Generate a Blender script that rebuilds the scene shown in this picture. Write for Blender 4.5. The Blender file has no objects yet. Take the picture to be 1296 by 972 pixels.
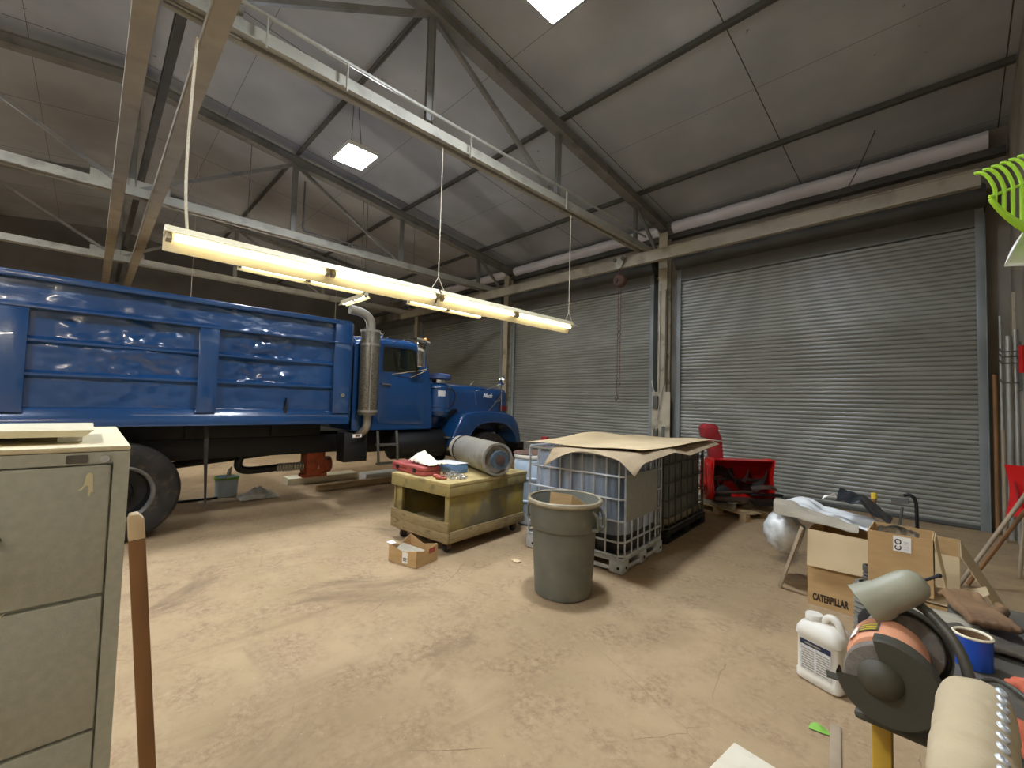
import bpy, bmesh, math, random
from mathutils import Vector, Matrix, noise
random.seed(7)
R = math.radians
COL = bpy.context.scene.collection
SC = bpy.context.scene
I4 = Matrix.Identity(4)
PM = {}          # world matrix of each thing / part (parents are not evaluated yet while building)

# ------------------------------------------------------------------ colours and materials
def lin(h):
    h = h.lstrip('#')
    o = []
    for i in (0, 2, 4):
        c = int(h[i:i+2], 16) / 255
        o.append(c / 12.92 if c <= .04045 else ((c + .055) / 1.055) ** 2.4)
    return (*o, 1)

def mat(name, c1, c2=None, rough=.6, metal=0., scale=6., bump=0., bscale=40., coat=0., detail=6., lo=.35, hi=.65, c3=None, scale3=2., lo3=.55, hi3=.7, spec=.5, stretch=None, rvar=0., trans=0., alpha=1.):
    m = bpy.data.materials.new(name); m.use_nodes = True
    nt = m.node_tree; N = nt.nodes; L = nt.links
    b = N['Principled BSDF']
    b.inputs['Roughness'].default_value = rough
    b.inputs['Metallic'].default_value = metal
    b.inputs['Coat Weight'].default_value = coat
    b.inputs['Coat Roughness'].default_value = .035
    b.inputs['Specular IOR Level'].default_value = spec
    b.inputs['Transmission Weight'].default_value = trans
    b.inputs['Alpha'].default_value = alpha
    tc = N.new('ShaderNodeTexCoord')
    src = tc.outputs['Object']
    if stretch:
        mp = N.new('ShaderNodeMapping'); mp.inputs['Scale'].default_value = stretch
        L.new(src, mp.inputs['Vector']); src = mp.outputs['Vector']
    if c2 is None:
        b.inputs['Base Color'].default_value = lin(c1)
    else:
        n = N.new('ShaderNodeTexNoise'); n.inputs['Scale'].default_value = scale; n.inputs['Detail'].default_value = detail
        L.new(src, n.inputs['Vector'])
        r = N.new('ShaderNodeValToRGB')
        r.color_ramp.elements[0].position = lo; r.color_ramp.elements[0].color = lin(c1)
        r.color_ramp.elements[1].position = hi; r.color_ramp.elements[1].color = lin(c2)
        L.new(n.outputs['Fac'], r.inputs['Fac'])
        out = r.outputs['Color']
        if c3:
            n3 = N.new('ShaderNodeTexNoise'); n3.inputs['Scale'].default_value = scale3; n3.inputs['Detail'].default_value = 8
            L.new(src, n3.inputs['Vector'])
            r3 = N.new('ShaderNodeMapRange'); r3.inputs['From Min'].default_value = lo3; r3.inputs['From Max'].default_value = hi3
            L.new(n3.outputs['Fac'], r3.inputs['Value'])
            mx = N.new('ShaderNodeMix'); mx.data_type = 'RGBA'
            L.new(r3.outputs['Result'], mx.inputs['Factor']); L.new(out, mx.inputs['A']); mx.inputs['B'].default_value = lin(c3)
            out = mx.outputs['Result']
        L.new(out, b.inputs['Base Color'])
        if rvar:
            mr = N.new('ShaderNodeMapRange'); mr.inputs['To Min'].default_value = max(0, rough - rvar); mr.inputs['To Max'].default_value = rough + rvar
            L.new(n.outputs['Fac'], mr.inputs['Value']); L.new(mr.outputs['Result'], b.inputs['Roughness'])
    if bump:
        nb = N.new('ShaderNodeTexNoise'); nb.inputs['Scale'].default_value = bscale; nb.inputs['Detail'].default_value = 5
        L.new(src, nb.inputs['Vector'])
        bp = N.new('ShaderNodeBump'); bp.inputs['Strength'].default_value = bump; bp.inputs['Distance'].default_value = .01
        L.new(nb.outputs['Fac'], bp.inputs['Height']); L.new(bp.outputs['Normal'], b.inputs['Normal'])
    return m

def emit(name, hexc, strength):
    m = bpy.data.materials.new(name); m.use_nodes = True
    b = m.node_tree.nodes['Principled BSDF']
    b.inputs['Base Color'].default_value = (.8, .8, .8, 1)
    b.inputs['Emission Color'].default_value = lin(hexc); b.inputs['Emission Strength'].default_value = strength
    return m

def glassmat(name, tint=(.75, .8, .78), refl=.12):
    m = bpy.data.materials.new(name); m.use_nodes = True
    nt = m.node_tree; N = nt.nodes; L = nt.links
    N.remove(N['Principled BSDF'])
    t = N.new('ShaderNodeBsdfTransparent'); t.inputs['Color'].default_value = (*tint, 1)
    g = N.new('ShaderNodeBsdfGlossy'); g.inputs['Roughness'].default_value = .05
    mx = N.new('ShaderNodeMixShader'); mx.inputs['Fac'].default_value = refl
    L.new(t.outputs[0], mx.inputs[1]); L.new(g.outputs[0], mx.inputs[2]); L.new(mx.outputs[0], N['Material Output'].inputs['Surface'])
    return m

def node_mat(name):
    m = bpy.data.materials.new(name); m.use_nodes = True
    return m, m.node_tree.nodes, m.node_tree.links, m.node_tree.nodes['Principled BSDF']

def floor_material():
    m, N, L, b = node_mat('dusty_concrete')
    tc = N.new('ShaderNodeTexCoord')
    def nz(scale, detail=8, rough=.6, vec=None, dist=0):
        n = N.new('ShaderNodeTexNoise'); n.inputs['Scale'].default_value = scale; n.inputs['Detail'].default_value = detail
        n.inputs['Roughness'].default_value = rough; n.inputs['Distortion'].default_value = dist
        L.new(vec or tc.outputs['Object'], n.inputs['Vector']); return n
    def ramp(n, lo, hi, c1=None, c2=None):
        r = N.new('ShaderNodeValToRGB'); e = r.color_ramp.elements
        e[0].position = lo; e[1].position = hi
        e[0].color = c1 or (0, 0, 0, 1); e[1].color = c2 or (1, 1, 1, 1)
        L.new(n.outputs['Fac'], r.inputs['Fac']); return r
    def mix(f, a, bb):
        x = N.new('ShaderNodeMix'); x.data_type = 'RGBA'
        L.new(f, x.inputs['Factor']); L.new(a, x.inputs['A'])
        if isinstance(bb, tuple): x.inputs['B'].default_value = bb
        else: L.new(bb, x.inputs['B'])
        return x.outputs['Result']
    base = ramp(nz(1.1), .3, .7, lin('#98815f'), lin('#b49a76')).outputs['Color']
    fine = ramp(nz(22, 10, .7), .3, .75, lin('#866c4f'), lin('#b89f7c')).outputs['Color']
    c = mix(ramp(nz(3.5), .4, .62).outputs['Color'], base, fine)
    # swept tracks, along the truck
    mp = N.new('ShaderNodeMapping'); mp.inputs['Scale'].default_value = (1.4, .22, 1); mp.inputs['Rotation'].default_value = (0, 0, R(-32))
    L.new(tc.outputs['Object'], mp.inputs['Vector'])
    tr = ramp(nz(2.2, 9, .65, mp.outputs['Vector'], .5), .56, .84)
    c = mix(tr.outputs['Color'], c, lin('#8a7254'))
    # oil stains and bare grey patches
    st = ramp(nz(.55, 7, .6, None, .8), .6, .7)
    c = mix(st.outputs['Color'], c, lin('#6c5a45'))
    sp = ramp(nz(60, 3, .5), .70, .76)
    c = mix(sp.outputs['Color'], c, lin('#c6b596'))
    dk = ramp(nz(11, 9, .7, None, 1.2), .70, .78)
    c = mix(dk.outputs['Color'], c, lin('#6d583f'))
    # hairline cracks
    wv = N.new('ShaderNodeMix'); wv.data_type = 'VECTOR'; wv.inputs['Factor'].default_value = .12
    L.new(tc.outputs['Object'], wv.inputs['A']); L.new(nz(1.6, 6, .6).outputs['Color'], wv.inputs['B'])
    vo = N.new('ShaderNodeTexVoronoi'); vo.feature = 'DISTANCE_TO_EDGE'; vo.inputs['Scale'].default_value = .75; L.new(wv.outputs['Result'], vo.inputs['Vector'])
    lt = N.new('ShaderNodeMath'); lt.operation = 'LESS_THAN'; lt.inputs[1].default_value = .0016; L.new(vo.outputs['Distance'], lt.inputs[0])
    mk = ramp(nz(1.3, 4), .52, .66)
    ml = N.new('ShaderNodeMath'); ml.operation = 'MULTIPLY'; L.new(lt.outputs[0], ml.inputs[0]); L.new(mk.outputs['Color'], ml.inputs[1])
    c = mix(ml.outputs[0], c, lin('#7d674b'))
    L.new(c, b.inputs['Base Color'])
    b.inputs['Roughness'].default_value = .85
    b.inputs['Specular IOR Level'].default_value = .3
    bp = N.new('ShaderNodeBump'); bp.inputs['Strength'].default_value = .25; bp.inputs['Distance'].default_value = .02
    L.new(nz(14, 10, .7).outputs['Fac'], bp.inputs['Height']); L.new(bp.outputs['Normal'], b.inputs['Normal'])
    return m

def ceiling_material():
    m, N, L, b = node_mat('grimy_ceiling_board')
    tc = N.new('ShaderNodeTexCoord')
    n = N.new('ShaderNodeTexNoise'); n.inputs['Scale'].default_value = .9; n.inputs['Detail'].default_value = 8
    L.new(tc.outputs['Object'], n.inputs['Vector'])
    r = N.new('ShaderNodeValToRGB'); e = r.color_ramp.elements
    e[0].position = .3; e[0].color = lin('#9fa1a3'); e[1].position = .7; e[1].color = lin('#b8babc')
    L.new(n.outputs['Fac'], r.inputs['Fac'])
    sx = N.new('ShaderNodeSeparateXYZ'); L.new(tc.outputs['Object'], sx.inputs[0])
    def line(axis, off, per, w):
        a = N.new('ShaderNodeMath'); a.operation = 'ADD'; a.inputs[1].default_value = off + 100 * per; L.new(sx.outputs[axis], a.inputs[0])
        q = N.new('ShaderNodeMath'); q.operation = 'MODULO'; q.inputs[1].default_value = per; L.new(a.outputs[0], q.inputs[0])
        k = N.new('ShaderNodeMath'); k.operation = 'LESS_THAN'; k.inputs[1].default_value = w; L.new(q.outputs[0], k.inputs[0])
        return k.outputs[0]
    l1 = line('X', 1.92, 2.44, .014); l2 = line('Y', -.33 - 1.25, 2.5, .006)
    mx = N.new('ShaderNodeMath'); mx.operation = 'MAXIMUM'; L.new(l1, mx.inputs[0]); L.new(l2, mx.inputs[1])
    mm = N.new('ShaderNodeMix'); mm.data_type = 'RGBA'; L.new(mx.outputs[0], mm.inputs['Factor']); L.new(r.outputs['Color'], mm.inputs['A']); mm.inputs['B'].default_value = lin('#4d463d')
    sp = N.new('ShaderNodeTexNoise'); sp.inputs['Scale'].default_value = 7; sp.inputs['Detail'].default_value = 4
    L.new(tc.outputs['Object'], sp.inputs['Vector'])
    rr = N.new('ShaderNodeMapRange'); rr.inputs['From Min'].default_value = .73; rr.inputs['From Max'].default_value = .78; L.new(sp.outputs['Fac'], rr.inputs['Value'])
    m3 = N.new('ShaderNodeMix'); m3.data_type = 'RGBA'; L.new(rr.outputs['Result'], m3.inputs['Factor']); L.new(mm.outputs['Result'], m3.inputs['A']); m3.inputs['B'].default_value = lin('#5d554a')
    L.new(m3.outputs['Result'], b.inputs['Base Color']); b.inputs['Roughness'].default_value = .75
    return m

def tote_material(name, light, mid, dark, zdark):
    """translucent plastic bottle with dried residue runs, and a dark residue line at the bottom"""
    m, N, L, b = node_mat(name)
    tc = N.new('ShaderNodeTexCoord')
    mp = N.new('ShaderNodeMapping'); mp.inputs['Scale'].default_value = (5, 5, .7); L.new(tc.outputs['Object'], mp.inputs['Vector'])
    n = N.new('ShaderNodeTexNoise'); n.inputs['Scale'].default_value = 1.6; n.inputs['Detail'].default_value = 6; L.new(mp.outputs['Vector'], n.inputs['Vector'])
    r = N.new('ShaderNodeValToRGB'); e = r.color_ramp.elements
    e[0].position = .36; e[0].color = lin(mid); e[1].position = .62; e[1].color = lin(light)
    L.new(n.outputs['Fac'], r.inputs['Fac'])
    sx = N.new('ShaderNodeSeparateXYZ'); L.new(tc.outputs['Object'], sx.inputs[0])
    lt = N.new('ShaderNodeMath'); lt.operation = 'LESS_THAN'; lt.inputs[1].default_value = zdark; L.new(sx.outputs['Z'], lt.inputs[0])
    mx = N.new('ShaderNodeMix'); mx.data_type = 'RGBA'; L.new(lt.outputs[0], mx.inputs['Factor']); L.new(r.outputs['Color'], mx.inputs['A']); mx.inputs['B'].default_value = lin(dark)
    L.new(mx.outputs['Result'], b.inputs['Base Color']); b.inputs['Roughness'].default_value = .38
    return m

M = {}
M['floor'] = floor_material()
M['ceiling'] = ceiling_material()
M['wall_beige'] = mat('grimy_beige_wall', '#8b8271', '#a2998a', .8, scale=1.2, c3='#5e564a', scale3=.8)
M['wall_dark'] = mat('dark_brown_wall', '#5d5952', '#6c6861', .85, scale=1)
M['truss'] = mat('grey_painted_steel', '#757268', '#86827a', .6, scale=2, c3='#66625a', scale3=3)
M['truss_lt'] = mat('pale_painted_steel', '#9c9889', '#aaa594', .55, scale=2, c3='#8b8577', scale3=3)
M['truss_dk'] = mat('dark_grey_steel', '#4f4d48', '#605d56', .6, scale=3)
M['tan_steel'] = mat('tan_painted_steel', '#928875', '#a0967f', .55, scale=2.5, c3='#867b66', scale3=3)
M['slat'] = mat('grey_door_slat', '#858479', '#908f84', .27, scale=1.5, spec=.6)
M['guide'] = mat('grey_door_guide', '#8b8f8c', '#7b7f7c', .45, scale=2)
M['hood'] = mat('dark_door_hood', '#4a4a46', '#57564f', .6, scale=2)
M['fascia'] = mat('dull_grey_fascia', '#62615a', '#6b6a62', .5, scale=2)
M['vinyl'] = mat('white_vinyl_wrap', '#ebe6ea', '#f8f4f8', .45, scale=2, bump=.5, bscale=9)
M['black'] = mat('chassis_black', '#070707', '#0d0c0b', .6, scale=5)
M['rubber'] = mat('tyre_rubber', '#1c1a18', '#2b2723', .8, scale=8, c3='#5c4c39', scale3=9, lo3=.55, hi3=.8)
M['rim'] = mat('grey_wheel_rim', '#6e6d6a', '#8a8884', .4, metal=.4, scale=8)
M['blue'] = mat('truck_blue_paint', '#133a64', '#174270', .22, scale=1.3, coat=.9)
M['blue_dirty'] = mat('truck_blue_scuffed', '#133a64', '#174270', .24, scale=1.3, coat=.6, c3='#7d90a8', scale3=4, lo3=.56, hi3=.72, stretch=(1, 1, 3))
M['collar'] = mat('blue_grey_collar', '#4d5c68', '#5d6b76', .4, metal=.3, scale=8)
M['whitepaint'] = mat('white_badge_enamel', '#f2f2f0', None, .3)
M['bluegrey'] = mat('dusty_blue_cap', '#3b4c74', '#46587f', .5, scale=5)
M['chrome'] = mat('chrome', '#d9d9d9', None, .08, metal=1.)
M['steel'] = mat('galvanised_steel', '#b4b8ba', '#c9cccd', .35, metal=.35, scale=12)
M['perf'] = None
M['dirtysteel'] = mat('dirty_cylinder_steel', '#8c8678', '#9f988b', .38, metal=.35, scale=2.5, c3='#776a52', scale3=3, lo3=.58, hi3=.68)
M['rust'] = mat('rusty_steel', '#553c2e', '#6d4d3b', .75, scale=9, c3='#3a2c24')
M['dkiron'] = mat('dark_worn_iron', '#2c2724', '#4a403a', .5, metal=.3, scale=7, c3='#5a4033')
M['rustorange'] = mat('rusty_orange_casting', '#7a3418', '#98441d', .7, scale=12, c3='#3c2314')
M['amber'] = mat('amber_lens', '#f08a1c', None, .25)
M['redlens'] = mat('dark_red_lens', '#6d1420', None, .25)
M['glass'] = glassmat('cab_glass', (.62, .68, .64), .1)
M['clear'] = glassmat('clear_plastic', (.85, .88, .9), .3)
M['seat'] = mat('black_vinyl_seat', '#141414', '#1d1c1b', .5)
M['white'] = mat('white_plastic', '#dcdad2', '#eceae4', .4, scale=6)
M['offwhite'] = mat('cream_enamel', '#d5cba9', '#dfd6b8', .4, scale=4)
M['tube'] = emit('lit_tube', '#fff0c8', 3.6)
M['fill_tube'] = emit('lit_fill_tube', '#fff5e4', 50)  # glow of the added fill battens only
M['led'] = emit('led_panel', '#e6f0ff', 130)
M['trash'] = mat('grey_can_plastic', '#5e5f53', '#6b6b5d', .55, scale=5, c3='#7b7564', scale3=7, lo3=.58, hi3=.75)
M['can_in'] = mat('scuffed_can_rim', '#8a8069', '#a19577', .6, scale=9, c3='#5b4a35')
M['card'] = mat('brown_cardboard', '#b08f5f', '#bd9b6a', .8, scale=4, stretch=(1, 1, 5))
M['card_lt'] = mat('pale_cardboard', '#c4ad85', '#d0b990', .8, scale=3)
M['card_dusty'] = mat('dusty_cardboard', '#a08c6c', '#b5a080', .85, scale=3, c3='#86745a', scale3=3)
M['ink'] = mat('dark_print', '#33261a', None, .7)
M['black_ink'] = mat('black_print', '#161616', None, .6)
M['paper'] = mat('white_paper', '#e8e4da', None, .7)
M['cart'] = mat('yellow_stained_plywood', '#8a7a45', '#a8913f', .8, scale=3, c3='#6f6750', scale3=2.2, lo3=.44, hi3=.58)
M['cart_edge'] = mat('worn_yellow_edge', '#8a7b4a', '#9c8a50', .8, scale=6, c3='#6b5e43', scale3=6)
M['cart_wood'] = mat('dirty_bare_wood', '#83704a', '#97835a', .8, scale=5, c3='#5d4c31', scale3=5, stretch=(1, 1, 4))
M['cart_top'] = mat('worn_wood_top', '#a08c58', '#b7a26b', .8, scale=6, c3='#6d5c3c')
M['wood'] = mat('pale_pallet_wood', '#a58a63', '#bda17a', .8, scale=4, stretch=(6, 1, 6), c3='#7d6747')
M['woodgrey'] = mat('weathered_grey_wood', '#8f8672', '#a39a85', .8, scale=4, stretch=(1, 6, 6))
M['wood_br'] = mat('brown_wood', '#7d5833', '#94693e', .6, scale=3, stretch=(6, 6, .6))
M['wood_pale'] = mat('pale_cut_wood', '#cfb891', '#dcc7a2', .7, scale=5)
M['handle_wood'] = mat('grey_handle_wood', '#94826a', '#a8957a', .7, scale=4)
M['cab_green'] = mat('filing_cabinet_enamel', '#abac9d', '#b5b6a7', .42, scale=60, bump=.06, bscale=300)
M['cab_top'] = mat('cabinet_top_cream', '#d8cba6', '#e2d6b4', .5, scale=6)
M['gap'] = mat('dark_gap', '#1a1915', None, .9)
M['plate'] = mat('label_holder_metal', '#6e6a60', '#5b574e', .35, metal=.6, scale=30)
M['scrape'] = mat('yellowed_tape', '#d9d3ab', None, .6)
M['red'] = mat('bright_red_paint', '#c01a18', '#d3241f', .3, scale=3, coat=.2)
M['darkred'] = mat('faded_red_paint', '#8a1f24', '#9d2a2e', .45, scale=4)
M['redcase'] = mat('dusty_red_plastic', '#97423a', '#a85147', .55, scale=6)
M['bluebox'] = mat('blue_grey_box', '#5b7ba0', '#6d8cae', .5, scale=4)
M['cloth'] = mat('cream_rag', '#d6ceb4', '#e5dec8', .9, scale=20)
M['bolt'] = mat('shiny_bolts', '#9a978f', '#d2d0ca', .3, metal=.6, scale=30)
M['gripred'] = mat('red_tool_grip', '#9c4634', None, .5)
M['drum'] = mat('pale_blue_drum', '#aab9c6', '#b9c7d2', .45, scale=3)
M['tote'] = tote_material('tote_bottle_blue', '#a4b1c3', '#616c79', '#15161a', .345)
M['tote2'] = tote_material('tote_bottle_grey', '#6e7168', '#54564d', '#8b8168', .27)
M['dkcage'] = mat('dull_cage_steel', '#4a4a44', '#5a5a52', .5, metal=.5, scale=10)
M['signplate'] = mat('grey_tote_plate', '#86877d', '#8d8e84', .5, scale=20)
M['tarp'] = mat('white_poly_sheet', '#cfd0cc', '#e8e8e4', .4, scale=5)
M['tarp_cl'] = mat('milky_poly_bag', '#a9aaa4', '#d9d9d4', .25, scale=9)
M['tarp_gr'] = mat('grey_canvas', '#8f8674', '#a39a87', .8, scale=5)
M['blackbag'] = mat('black_poly_bag', '#1d2022', '#2c2f32', .25, scale=8)
M['jug'] = mat('white_jug_plastic', '#d6cfbe', '#e0dacb', .45, scale=3)
M['navy'] = mat('navy_label_band', '#1d2742', None, .5)
M['labelgrey'] = mat('printed_label', '#bdbdb8', '#d6d6d2', .5, scale=120, lo=.45, hi=.55)
M['guard'] = mat('dark_wheel_guard', '#383629', '#413e31', .62, scale=4, bump=.1, bscale=200)
M['guardhub'] = mat('dusty_guard_dome', '#4a4532', '#39362a', .65, scale=6)
M['wheelgrey'] = mat('grinding_wheel', '#6d665c', '#7d766b', .9, scale=60, bump=.3, bscale=300)
M['coral'] = mat('coral_motor_shell', '#c98763', '#d69873', .45, scale=4)
M['lampgrey'] = mat('grey_lamp_shade', '#8d8a73', '#99967f', .45, scale=4, bump=.08, bscale=250)
M['goose'] = mat('dark_gooseneck', '#4f4d44', '#5d5a50', .45, metal=.3, scale=40)
M['yellowpost'] = mat('yellow_post_paint', '#a98526', '#bb9430', .5, scale=8, c3='#5e4a1c', scale3=9)
M['leather'] = mat('cream_suede', '#ad9c7b', '#bcab8a', .9, scale=4, c3='#937f5d', scale3=6, lo3=.5, hi3=.75, bump=.15, bscale=120)
M['glovebrown'] = mat('brown_work_glove', '#715537', '#836545', .9, scale=8, c3='#5c4229', bump=.2, bscale=90)
M['glovedark'] = mat('dark_oily_glove', '#3d362c', '#4f463a', .9, scale=8, bump=.2, bscale=90)
M['gloveorange'] = mat('orange_work_glove', '#b5583a', '#c8684a', .85, scale=8, c3='#8b3d2a', bump=.2, bscale=90)
M['bluecan'] = mat('blue_can', '#1d48a8', '#2352b5', .4, scale=5)
M['bluetub'] = mat('blue_tub', '#1f4fb4', '#2a60c4', .35, scale=6, c3='#a8c4e6', scale3=12, lo3=.62, hi3=.66)
M['bench'] = mat('dark_bench_top', '#4a463c', '#5b564a', .6, scale=4, c3='#6f6a5c', scale3=6, lo3=.6, hi3=.72)
M['lime'] = mat('lime_plastic', '#9fd52c', '#aee23b', .35, scale=3, coat=.2)
M['hose'] = mat('grey_ribbed_hose', '#6b675b', '#7d786a', .6, scale=6)
M['brush'] = mat('black_bristle', '#1e1b18', '#2d2924', .95, scale=30, bump=.6, bscale=120)
M['yellow'] = mat('yellow_plastic', '#d9b93a', None, .5)
M['conduit'] = mat('grey_conduit', '#a5a399', '#b7b4a9', .4, metal=.4, scale=6)
M['rope'] = mat('dirty_white_rope', '#bdb298', '#cfc5ad', .9, scale=60)
M['leafgreen'] = mat('green_scrap', '#7fb347', '#8fc255', .6)
M['foam'] = mat('pale_board', '#d3c8ae', '#dfd5bd', .8, scale=6, c3='#b9ab8d', scale3=4)
M['post'] = mat('cream_column_paint', '#a79d84', '#b9ae94', .6, scale=3, c3='#7b7059', scale3=5)
M['boxgrey'] = mat('grey_electrical_box', '#55534c', None, .5)
M['greenpail'] = mat('pale_green_pail', '#a9b59a', '#b9c4aa', .5, scale=4)

def perf_material():
    m, N, L, b = node_mat('perforated_heat_shield')
    tc = N.new('ShaderNodeTexCoord')
    v = N.new('ShaderNodeTexVoronoi'); v.inputs['Scale'].default_value = 46; L.new(tc.outputs['Object'], v.inputs['Vector'])
    r = N.new('ShaderNodeValToRGB'); e = r.color_ramp.elements
    e[0].position = .25; e[0].color = lin('#26221b'); e[1].position = .38; e[1].color = lin('#736b5b')
    L.new(v.outputs['Distance'], r.inputs['Fac']); L.new(r.outputs['Color'], b.inputs['Base Color'])
    b.inputs['Metallic'].default_value = .45; b.inputs['Roughness'].default_value = .42
    return m
M['perf'] = perf_material()

# ------------------------------------------------------------------ mesh builder
class MB:
    def __init__(s, T=None):
        s.bm = bmesh.new(); s.T = T or I4; s.mi = 0
    def v(s, p): return s.bm.verts.new(s.T @ Vector(p))
    def f(s, vs):
        try:
            fc = s.bm.faces.new(vs); fc.material_index = s.mi; return fc
        except ValueError: return None
    def box(s, x0, x1, y0, y1, z0, z1, Mx=None):
        T = Mx or I4
        vs = [s.v(T @ Vector((x, y, z))) for x in (x0, x1) for y in (y0, y1) for z in (z0, z1)]
        for q in ((0, 1, 3, 2), (4, 6, 7, 5), (0, 4, 5, 1), (2, 3, 7, 6), (0, 2, 6, 4), (1, 5, 7, 3)): s.f([vs[i] for i in q])
        return s
    def bar(s, p0, p1, w, h, up=(0, 0, 1)):
        p0 = Vector(p0); p1 = Vector(p1); d = (p1 - p0); L = d.length; d.normalize()
        u = Vector(up)
        if abs(d.dot(u)) > .98: u = Vector((1, 0, 0))
        a = d.cross(u).normalized(); b = a.cross(d).normalized()
        Mx = Matrix(((a.x, b.x, d.x, p0.x), (a.y, b.y, d.y, p0.y), (a.z, b.z, d.z, p0.z), (0, 0, 0, 1)))
        return s.box(-w / 2, w / 2, -h / 2, h / 2, 0, L, Mx)
    def tube(s, pts, r, n=10, cap=True, closed=False):
        pts = [Vector(p) for p in pts]; k = len(pts)
        rr = r if isinstance(r, (list, tuple)) else [r] * k
        T = []
        for i in range(k):
            a = pts[(i - 1) % k] if (closed or i > 0) else pts[0]
            b = pts[(i + 1) % k] if (closed or i < k - 1) else pts[-1]
            T.append((b - a).normalized())
        u = Vector((0, 0, 1)) if abs(T[0].z) < .9 else Vector((1, 0, 0))
        rings = []
        for i in range(k):
            u = (u - T[i] * u.dot(T[i])).normalized(); w = T[i].cross(u)
            rings.append([s.v(pts[i] + (u * math.cos(2 * math.pi * j / n) + w * math.sin(2 * math.pi * j / n)) * rr[i]) for j in range(n)])
        for i in range(k if closed else k - 1):
            A, B = rings[i], rings[(i + 1) % k]
            for j in range(n): s.f((A[j], A[(j + 1) % n], B[(j + 1) % n], B[j]))
        if cap and not closed:
            s.f(rings[0][::-1]); s.f(rings[-1])
        return s
    def lathe(s, prof, Mx=None, n=32, a0=0, a1=2 * math.pi):
        T = Mx or I4; full = abs(a1 - a0 - 2 * math.pi) < 1e-6
        k = n if full else n + 1
        rings = []
        for r, z in prof:
            if r < 1e-6: rings.append([s.v(T @ Vector((0, 0, z)))])
            else: rings.append([s.v(T @ Vector((r * math.cos(a0 + (a1 - a0) * j / n), r * math.sin(a0 + (a1 - a0) * j / n), z))) for j in range(k)])
        for A, B in zip(rings, rings[1:]):
            for j in range(n):
                j2 = (j + 1) % k
                if len(A) == 1 and len(B) == 1: continue
                if len(A) == 1: s.f((A[0], B[j2], B[j]))
                elif len(B) == 1: s.f((A[j], A[j2], B[0]))
                else: s.f((A[j], A[j2], B[j2], B[j]))
        return s
    def prism(s, poly, Mx, d):
        A = [s.v(Mx @ Vector((x, y, 0))) for x, y in poly]; B = [s.v(Mx @ Vector((x, y, d))) for x, y in poly]
        s.f(A[::-1]); s.f(B); n = len(poly)
        for i in range(n): s.f((A[i], A[(i + 1) % n], B[(i + 1) % n], B[i]))
        return s
    def grid(s, fn, nu, nv):
        V = [[s.v(fn(i / nu, j / nv)) for j in range(nv + 1)] for i in range(nu + 1)]
        for i in range(nu):
            for j in range(nv): s.f((V[i][j], V[i + 1][j], V[i + 1][j + 1], V[i][j + 1]))
        return s
    def slab(s, fn, nu, nv, th):
        """a sheet of real thickness: fn(u,v) the top, th the offset downwards (vector or number)"""
        off = Vector(th) if not isinstance(th, (int, float)) else Vector((0, 0, -th))
        A = [[s.v(fn(i / nu, j / nv)) for j in range(nv + 1)] for i in range(nu + 1)]
        B = [[s.v(Vector(fn(i / nu, j / nv)) + off) for j in range(nv + 1)] for i in range(nu + 1)]
        for i in range(nu):
            for j in range(nv):
                s.f((A[i][j], A[i + 1][j], A[i + 1][j + 1], A[i][j + 1])); s.f((B[i][j], B[i][j + 1], B[i + 1][j + 1], B[i + 1][j]))
        for i in range(nu):
            s.f((A[i][0], B[i][0], B[i + 1][0], A[i + 1][0])); s.f((A[i][nv], A[i + 1][nv], B[i + 1][nv], B[i][nv]))
        for j in range(nv):
            s.f((A[0][j], A[0][j + 1], B[0][j + 1], B[0][j])); s.f((A[nu][j], B[nu][j], B[nu][j + 1], A[nu][j + 1]))
        return s
    def ball(s, c, r, n=12, sq=(1, 1, 1)):
        k = n // 2
        prof = [(math.sin(math.pi * i / k) * r, -math.cos(math.pi * i / k) * r) for i in range(k + 1)]
        prof[0] = (0, -r); prof[-1] = (0, r)
        return s.lathe(prof, Matrix.Translation(Vector(c)) @ Matrix.Diagonal((*sq, 1)), n)
    def ring(s, outer, inner, Mx, d):
        """plate with a hole: two star-shaped polygons about a common centre, extruded by d along local z"""
        cx = sum(p[0] for p in inner) / len(inner); cy = sum(p[1] for p in inner) / len(inner)
        def hit(poly, a):
            dx, dy = math.cos(a), math.sin(a); best = 0
            for (x0, y0), (x1, y1) in zip(poly, poly[1:] + poly[:1]):
                x0 -= cx; x1 -= cx; y0 -= cy; y1 -= cy
                ex, ey = x1 - x0, y1 - y0; den = dx * ey - dy * ex
                if abs(den) < 1e-12: continue
                t = (x0 * ey - y0 * ex) / den; u = (x0 * dy - y0 * dx) / den
                if t > 0 and -1e-6 <= u <= 1 + 1e-6: best = max(best, t)
            return (cx + dx * best, cy + dy * best)
        an = sorted({round(math.atan2(y - cy, x - cx), 5) for x, y in outer + inner})
        O = [hit(outer, a) for a in an]; Q = [hit(inner, a) for a in an]; n = len(an)
        L = []
        for pts in (O, Q):
            L.append(([s.v(Mx @ Vector((x, y, 0))) for x, y in pts], [s.v(Mx @ Vector((x, y, d))) for x, y in pts]))
        (o0, o1), (q0, q1) = L
        for i in range(n):
            j = (i + 1) % n
            s.f((o1[i], o1[j], q1[j], q1[i])); s.f((o0[j], o0[i], q0[i], q0[j])); s.f((o0[i], o0[j], o1[j], o1[i])); s.f((q0[j], q0[i], q1[i], q1[j]))
        return s
    def jitter(s, amp, freq, seed=0, axis=None):
        for v in s.bm.verts:
            p = v.co * freq + Vector((seed * 7.1, seed * 3.3, seed))
            n = Vector((noise.noise(p), noise.noise(p + Vector((31, 0, 0))), noise.noise(p + Vector((0, 47, 0)))))
            if axis is not None: n = Vector(axis) * n.x
            v.co += n * amp
        return s
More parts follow.
